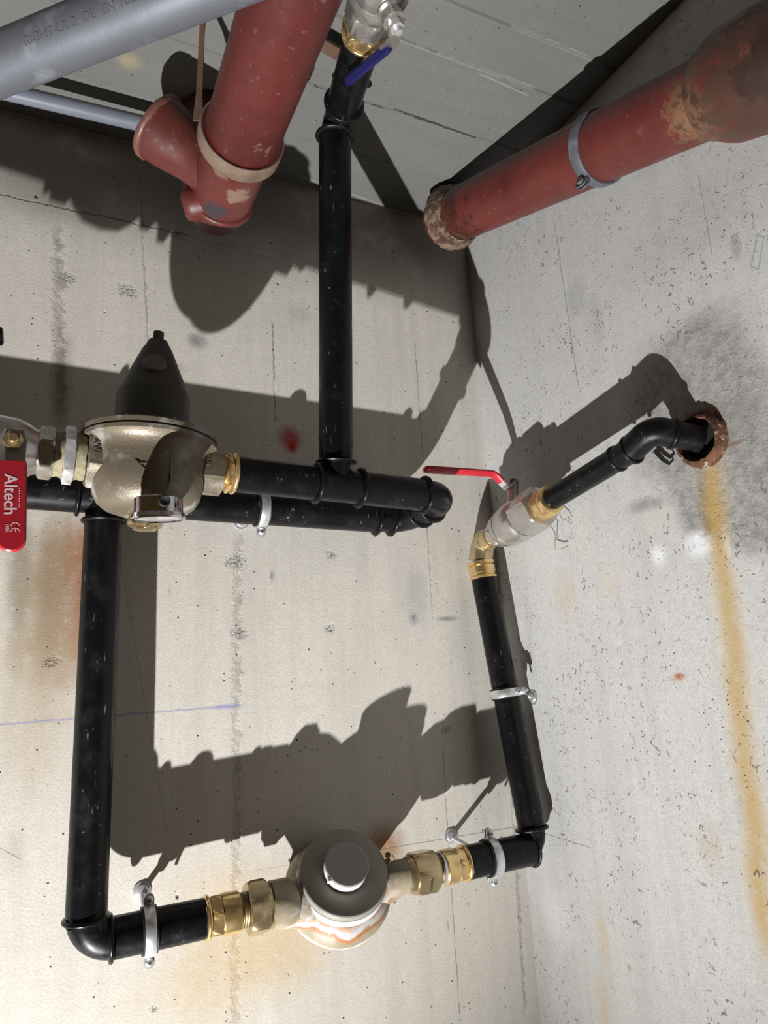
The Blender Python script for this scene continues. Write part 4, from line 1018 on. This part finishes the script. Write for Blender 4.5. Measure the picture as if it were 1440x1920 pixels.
MB().lathe(BR, DBR, [(bl - .004, .0392), (bl - .002, .0416), (bl + .003, .0418), (bl + .0045, .0402), (bl + .003, .0372), (bl - .004, .0372)], 56, closed=True).jitter(.0006, 3).build('mouth_rim', m_red('chipped_rim', (.42, .32, .25), .95, (.20, .08, .06)), t, 60)
HE = C0 + DI * .156
M_heel = m_red('shaded_red_paint', (.12, .05, .04), .3, (.11, .020, .017))  # darker copy of the fitting red, shade put into the colour
ring(MB(), C0 + DI * .1085, DI, .038, .0425, .009, 56).build('heel_rim', M_red_fit, t)
MB().tube(bend(C0 + DI * .1055, HE, Vector((HE.x, HE.y, -.001)), .046, 16), .0395, 48).build('heel_bend', M_heel, t)
HA = Vector((-.512, -.284, 0.0))
t = thing('pipe_hanger', 'brown steel hanger band round the red fitting, rod up to ceiling', 'pipe hanger', HA)
MB().lathe(C0, DI, [(-.0085, .0453), (-.0085, .0468), (-.007, .0474), (.011, .0474), (.0125, .0468), (.0125, .0453)], 64, closed=True).build('band', m_plain('brown_band', (.21, .145, .105), .6, .6, 50, .2), t)
hb = C0 + Vector((-.0478, 0, .006)); hb.z = C0.z + .006
MB().strip([HA + Vector((0, 0, -.0005)), HA + Vector((0, 0, -.02)), lerp(HA, hb, .35), lerp(HA, hb, .80), hb], (1, -.4, 0), [.010, .0075, .0055, .0065, .011], .003).build('hanger_rod', M_strap, t)
MB().box(HA + Vector((0, 0, -.0015)), (1, 0, 0), (0, 1, 0), (0, 0, 1), .03, .018, .003, .0006).build('ceiling_plate', M_strap, t)
t = thing('flat_steel_bar', 'flat brown steel bar under the ceiling between red pipe and blue-lever valve', 'steel bar', (-0.3668,-0.2915,-0.0300))
b0, b1 = Vector((-0.4157,-0.2918,-0.0240)), Vector((-0.3360,-0.2755,-0.0240))
MB().strip([b0, b1], (0, 1, 0), .0165, .004).build('bar', M_strap, t)
for p in (lerp(b0, b1, .04), lerp(b0, b1, .96)):
    MB().lathe(p + Vector((0, 0, .002)), (0, 0, 1), [(0, .004), (.0225, .004)], 12).build('fixing_stud', M_strap, t)

# ================================================================== grey pipes
J0, J1 = Vector((-0.6968,-0.3422,-0.2240)), Vector((-0.5491,-0.4905,-0.2240)); DJ = (J1 - J0).normalized()
t = thing('galvanised_pipe', 'thick galvanised pipe with faded stencil crossing near the ceiling', 'pipe', J0)
ja = J0 - DJ * .35
gt = MB().lathe(ja, DJ, [(0, .020), (0, 0.0229), (1.0, 0.0229), (1.0, .020)], 64).build('tube', M_galv, t)
tc = lerp(J0, J1, .50); cd = (cam.location if False else Vector((-.652, -.941, -.736)))
vn = (cd - tc); vn = (vn - DJ * vn.dot(DJ)).normalized()
up_ = DJ.cross(vn) * -1
up_ = up_ if up_.z > 0 else -up_
vt = (vn * .94 + up_ * .34).normalized(); ut = (up_ - vt * up_.dot(vt)).normalized()
text('RIGHT-LR-2  DE  EN 10255', gt, M_dark_ink, tc + vt * .0231, DJ, ut, .0088, .00005, sx=1.15)
K0, KE = Vector((-0.7306,-0.0900,-0.0439)), Vector((-0.5498,-0.0900,-0.0369)); DK = (KE - K0).normalized()
t = thing('conduit', 'slim smooth grey conduit running behind the chipped red bell mouth', 'conduit', K0)
MB().lathe(K0 - DK * .3, DK, [(0, .006), (0, .0102), (.3 + (KE - K0).length + .06, .0102), (.3 + (KE - K0).length + .06, .006)], 40).build('tube', M_conduit, t)
